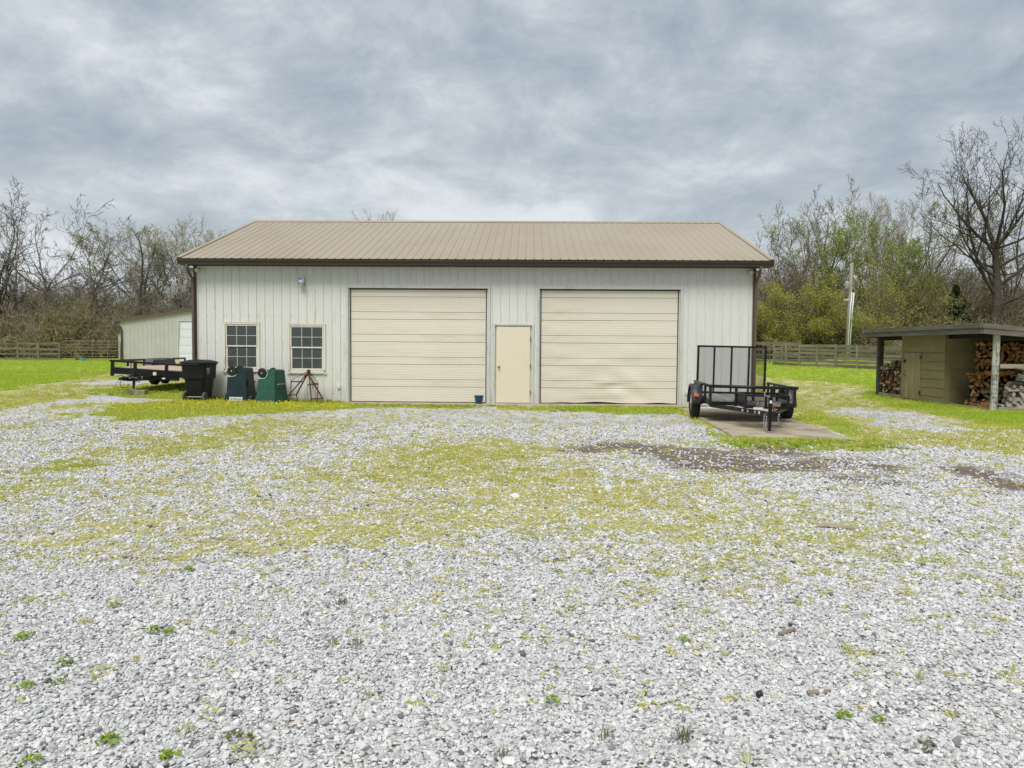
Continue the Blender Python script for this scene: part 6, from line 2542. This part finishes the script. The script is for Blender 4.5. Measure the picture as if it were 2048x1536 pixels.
# lawn and turf
gsrc = [tuft_mesh(11, 40, .085, .13, .0055, m_blade_l), tuft_mesh(12, 36, .07, .13, .0055, m_blade_l), tuft_mesh(13, 36, .055, .13, .005, m_blade_m), tuft_mesh(14, 34, .05, .13, .005, m_blade_d), tuft_mesh(15, 36, .065, .12, .005, m_blade_m)]
px_, py_, pi_, ps_ = [], [], [], []
for (x0, x1, y0, y1, c, sc) in ((-16, 17, -12, 2, .115, .85), (-40, -8.0, 0, 16, .21, 1.25), (8.0, 40, 0, 14, .21, 1.2), (-48, -14, 16, 34, .36, 1.7), (11, 40, 14, 34, .34, 1.6)):
    X, Y = jgrid(x0, x1, y0, y1, c)
    g, l, d, f = masks(X, Y)
    lg = local_grass(X, Y, g)
    keep = (g > .45) & (rs.rand(len(X)) < np.where(g > .9, .97, lg * .8))
    keep &= ~((X > 4.95) & (X < 7.25) & (Y > -7.55) & (Y < -1.2)) & ~((X > -7.75) & (X < 7.6) & (Y > -.06) & (Y < 11.2)) & ~((X > -3.7) & (X < 5.95) & (Y > -.62) & (Y < 0))
    keep &= ~((X > 13.3) & (X < 16) & (Y > -1) & (Y < 5.7)) & ~((X > -27) & (X < -18) & (Y > 31.8))
    if y0 < 0:
        keep &= (Y < 1.0)
    X, Y, l, f = X[keep], Y[keep], l[keep], f[keep]
    n = len(X)
    u = rs.rand(n)
    ii = np.where(l > .78, np.where(u < .55, 0, np.where(u < .92, 1, 4)), np.where(l > .5, np.where(u < .25, 1, np.where(u < .7, 4, 2)), np.where(u < .4, 3, np.where(u < .75, 2, 4))))
    px_.append(X)
    py_.append(Y)
    pi_.append(ii)
    ps_.append(sc * rs.uniform(.65, 1.2, n) * np.where(f > 0, 1.15, 1.0))
X, Y, I, S_ = (np.concatenate(a) for a in (px_, py_, pi_, ps_))
zb_ = zg(X, Y) + (fbm(X * .7, Y * .7, 3) - .5) * .035
rot = np.zeros((len(X), 3))
rot[:, 2] = rs.uniform(0, 6.28, len(X))
S_ = np.minimum(S_, 1.9)
scatter('grass', np.stack([X, Y, zb_ - .004], 1), rot, np.stack([S_, S_, np.minimum(S_, 1.25)], 1), I, gsrc, 'short green and yellowish grass of lawn and verges')

# taller weeds along wall and apron
X = np.concatenate([rs.uniform(-7.6, -3.4, 160), rs.uniform(-3.5, 5.9, 150), rs.uniform(-12.2, -8, 120), rs.uniform(2.0, 5.3, 330), rs.uniform(-3.2, 0, 150), rs.uniform(4.7, 7.4, 200)])
Y = np.concatenate([rs.uniform(-.32, -.06, 160), rs.uniform(-.80, -.60, 150), rs.uniform(1.0, 6.5, 120), rs.uniform(-2.3, -.65, 330), rs.uniform(-1.3, -.65, 150), rs.uniform(-8.8, -7.75, 200)])
n = len(X)
rot = np.zeros((n, 3))
rot[:, 2] = rs.uniform(0, 6.28, n)
wsrc = [tuft_mesh(21, 34, .13, .07, .0055, m_clover, .8), mat_mesh(22, 60, .10, .10, .022, m_clover), tuft_mesh(23, 30, .12, .07, .005, m_blade_m, .8)]
S_ = rs.uniform(.6, 1.15, n) * np.where((X > -3.5) & (Y < 0), .5, 1.0)
scatter('wall_weeds', np.stack([X, Y, zg(X, Y)], 1), rot, np.repeat(S_[:, None], 3, 1), rs.randint(0, 3, n), wsrc, 'leafy weeds along the foot of the wall')

# dandelions
fl = MB()
fl.lathe([(.011, .0), (.014, .005), (.004, .008)], 8, Matrix.Translation((0, 0, .085)))
fl.tube([(0, 0, 0), (.004, 0, .05), (0, 0, .085)], .002, 4)
fme = fl.mesh('dandelion', m_flower)
X = rs.uniform(-8.6, -2.9, 4200)
Y = rs.uniform(-5.6, -.1, 4200)
g, l, d, f = masks(X, Y)
dens = np.clip(1.15 - np.abs(Y + 1.6) / 2.4, .05, 1) * (.35 + fbm(X * 1.2, Y * 1.2, 8))
k = (f > 0) & (rs.rand(4200) < dens * .62)
X, Y = X[k], Y[k]
X = np.concatenate([X, rs.uniform(4.7, 7.6, 22), rs.uniform(-9.5, -4, 12)])
Y = np.concatenate([Y, rs.uniform(-8.9, -7.8, 22), rs.uniform(-11.5, -8, 12)])
n = len(X)
rot = np.stack([rs.normal(0, .25, n), rs.normal(0, .25, n), rs.uniform(0, 6, n)], 1)
S_ = rs.uniform(.75, 1.1, n)
scatter('dandelions', np.stack([X, Y, zg(X, Y)], 1), rot, np.repeat(S_[:, None], 3, 1), np.zeros(n), [fme], 'small yellow dandelion flowers in the grass strip')

# single weeds in the foreground gravel
WEEDS = [(0.5, -16.8, 'd'), (0.62, -16.82, 'd'), (-0.7, -17.1, 'g'), (-0.4, -16.7, 'g'), (0.2, -17.58, 'b'), (0.15, -17.7, 'b'), (0.38, -17.78, 'b'), (-0.1, -17.8, 'g'), (-0.3, -17.95, 'g'), (2.3, -16.7, 'g'), (2.8, -17.5, 'g'), (2.93, -17.52, 'g'), (2.1, -17.7, 'd'), (3.0, -17.72, 'b'), (-0.9, -16.3, 'g'), (-0.5, -16.68, 'g'), (-1.1, -16.8, 'g'), (0.4, -16.2, 'd'), (3.1, -16.8, 'm'), (3.3, -17.1, 'm'), (3.8, -17.0, 'm'), (1.6, -17.4, 'g'), (1.8, -17.7, 'd'), (-0.6, -17.3, 'g'), (0.18, -17.9, 'g'), (3.1, -16.1, 'm'), (3.4, -16.3, 'm'), (1.7, -15.5, 'g'), (-0.8, -15.6, 'g'), (4.5, -15.9, 'd'), (-0.72, -17.35, 'g'), (0.45, -17.85, 'b'), (2.3, -17.85, 'm'), (1.4, -17.85, 'd'), (1.1, -17.1, 'm')]
wk = {'g': ([mat_mesh(31, 46, .05, .035, .011, m_clover), mat_mesh(32, 40, .045, .03, .010, m_clover)], 'low bright green clover weed growing in the near gravel', 'clover weeds in the near gravel'),
      'd': ([tuft_mesh(33, 30, .06, .03, .0016, m_weedbr, 1.2), tuft_mesh(34, 26, .05, .03, .0016, m_weedbr, 1.2)], 'dark spiky weed tuft growing in the near gravel', 'spiky weeds in the near gravel'),
      'b': ([mat_mesh(35, 40, .06, .05, .009, m_moss), mat_mesh(36, 44, .055, .04, .009, m_weedbr)], 'sprawling brownish weed with small leaves in the near gravel', 'brownish weeds in the near gravel'),
      'm': ([tuft_mesh(37, 22, .06, .025, .0016, m_blade_m, .9), tuft_mesh(38, 20, .05, .025, .0016, m_blade_l, .9)], 'thin upright grass tuft growing in the near gravel', 'grass tufts in the near gravel')}
rw = random.Random(6)
wcount = {}
WEEDS.sort(key=lambda w_: (w_[0] - CAM[0]) / (w_[1] - CAM[1]))
for (wx, wy, kd) in WEEDS:
    ms, lab, grp = wk[kd]
    s = rw.uniform(.7, 1.15)
    o = inst('weed', rw.choice(ms), None, (wx, wy, Z(wx, wy) + .008), (0, 0, rw.uniform(0, 6)), s)
    wcount[kd] = wcount.get(kd, 0) + 1
    tag(o, lab + ', ' + ORD[wcount[kd] - 1] + ' from the left', 'weed', grp)

# wood scraps and a stick
m_scrap = MAT('bleached_wood_scrap', lin('B0A18E'), 0.9, 0.0, 0.2, 12.0, lin('6E604E'), 0.6, bump=.4, bs=60, stretch=(.5, 4, 4))


def scrap(lab, p0, p1, w, h, cat='wood scrap', name='wood_scrap'):
    a = Vector((p0[0], p0[1], 0))
    b = Vector((p1[0], p1[1], 0))
    ln = (b - a).length
    mb = MB()
    rr = random.Random(int(ln * 1000))
    pts, n = [], 5
    vv = []
    for i in range(n):
        t = i / (n - 1) - .5
        ww = w * (1 - .5 * abs(t) * (1 + rr.random() * .6)) / 2
        for (sy, sz) in ((-1, 0), (1, 0), (.8, 1), (-.7, 1)):
            vv.append((t * ln, sy * ww + rr.uniform(-.1, .1) * w, sz * h * rr.uniform(.7, 1)))
    ff = []
    for i in range(n - 1):
        for k in range(4):
            ff.append((i * 4 + k, i * 4 + (k + 1) % 4, i * 4 + 4 + (k + 1) % 4, i * 4 + 4 + k))
    ff += [(3, 2, 1, 0), tuple(range(4 * n - 4, 4 * n))]
    c = (a + b) / 2
    o = mb.add(vv, ff).build(name, m_scrap, None, loc=(c.x, c.y, Z(c.x, c.y) + .012), rot=(0, 0, math.atan2(b.y - a.y, b.x - a.x)))
    tag(o, lab, cat)


scrap('flat bleached board scrap lying in the weedy gravel at right', (3.98, -14.03), (4.26, -14.12), .05, .02)
scrap('short split wood chip lying upper in the right gravel', (2.82, -16.60), (2.93, -16.52), .022, .018)
scrap('pinkish wood chip lying lower in the right gravel', (2.72, -17.29), (2.83, -17.27), .02, .015)
scrap('thin dark stick lying in the weedy gravel at left', (-1.02, -14.72), (-.80, -14.80), .014, .012)
scrap('thin stick lying in bare gravel right of the dirt patch', (5.55, -12.62), (5.75, -12.68), .014, .012)
mb = MB().lathe([(.012, 0), (.016, .004), (.016, .016), (.010, .022), (.003, .024)], 12)
o = mb.build('black_pebble', m_hard, None, smooth=True, loc=(2.50, -17.33, Z(2.5, -17.3) + .014))
tag(o, 'small round black knob lying on the right foreground gravel', 'pebble')
mb = MB().lathe([(.05, 0), (.06, .02), (.05, .05), (.02, .065)], 9)
for i_, (a_, b_, s_) in enumerate(((1.35, -12.9, 1.0), (2.35, -12.4, 1.1), (3.55, -10.55, 1.3))):
    o = inst('pale_stone', mb.mesh('pale_stone', m_stone), None, (a_, b_, Z(a_, b_)), (0, 0, i_), (s_, s_ * .8, s_ * .7))
    tag(o, ('large pale stone in the mossy centre of the yard', 'large pale stone right of the mossy centre', 'large pale stone beside the dark dirt patch')[i_], 'stone')
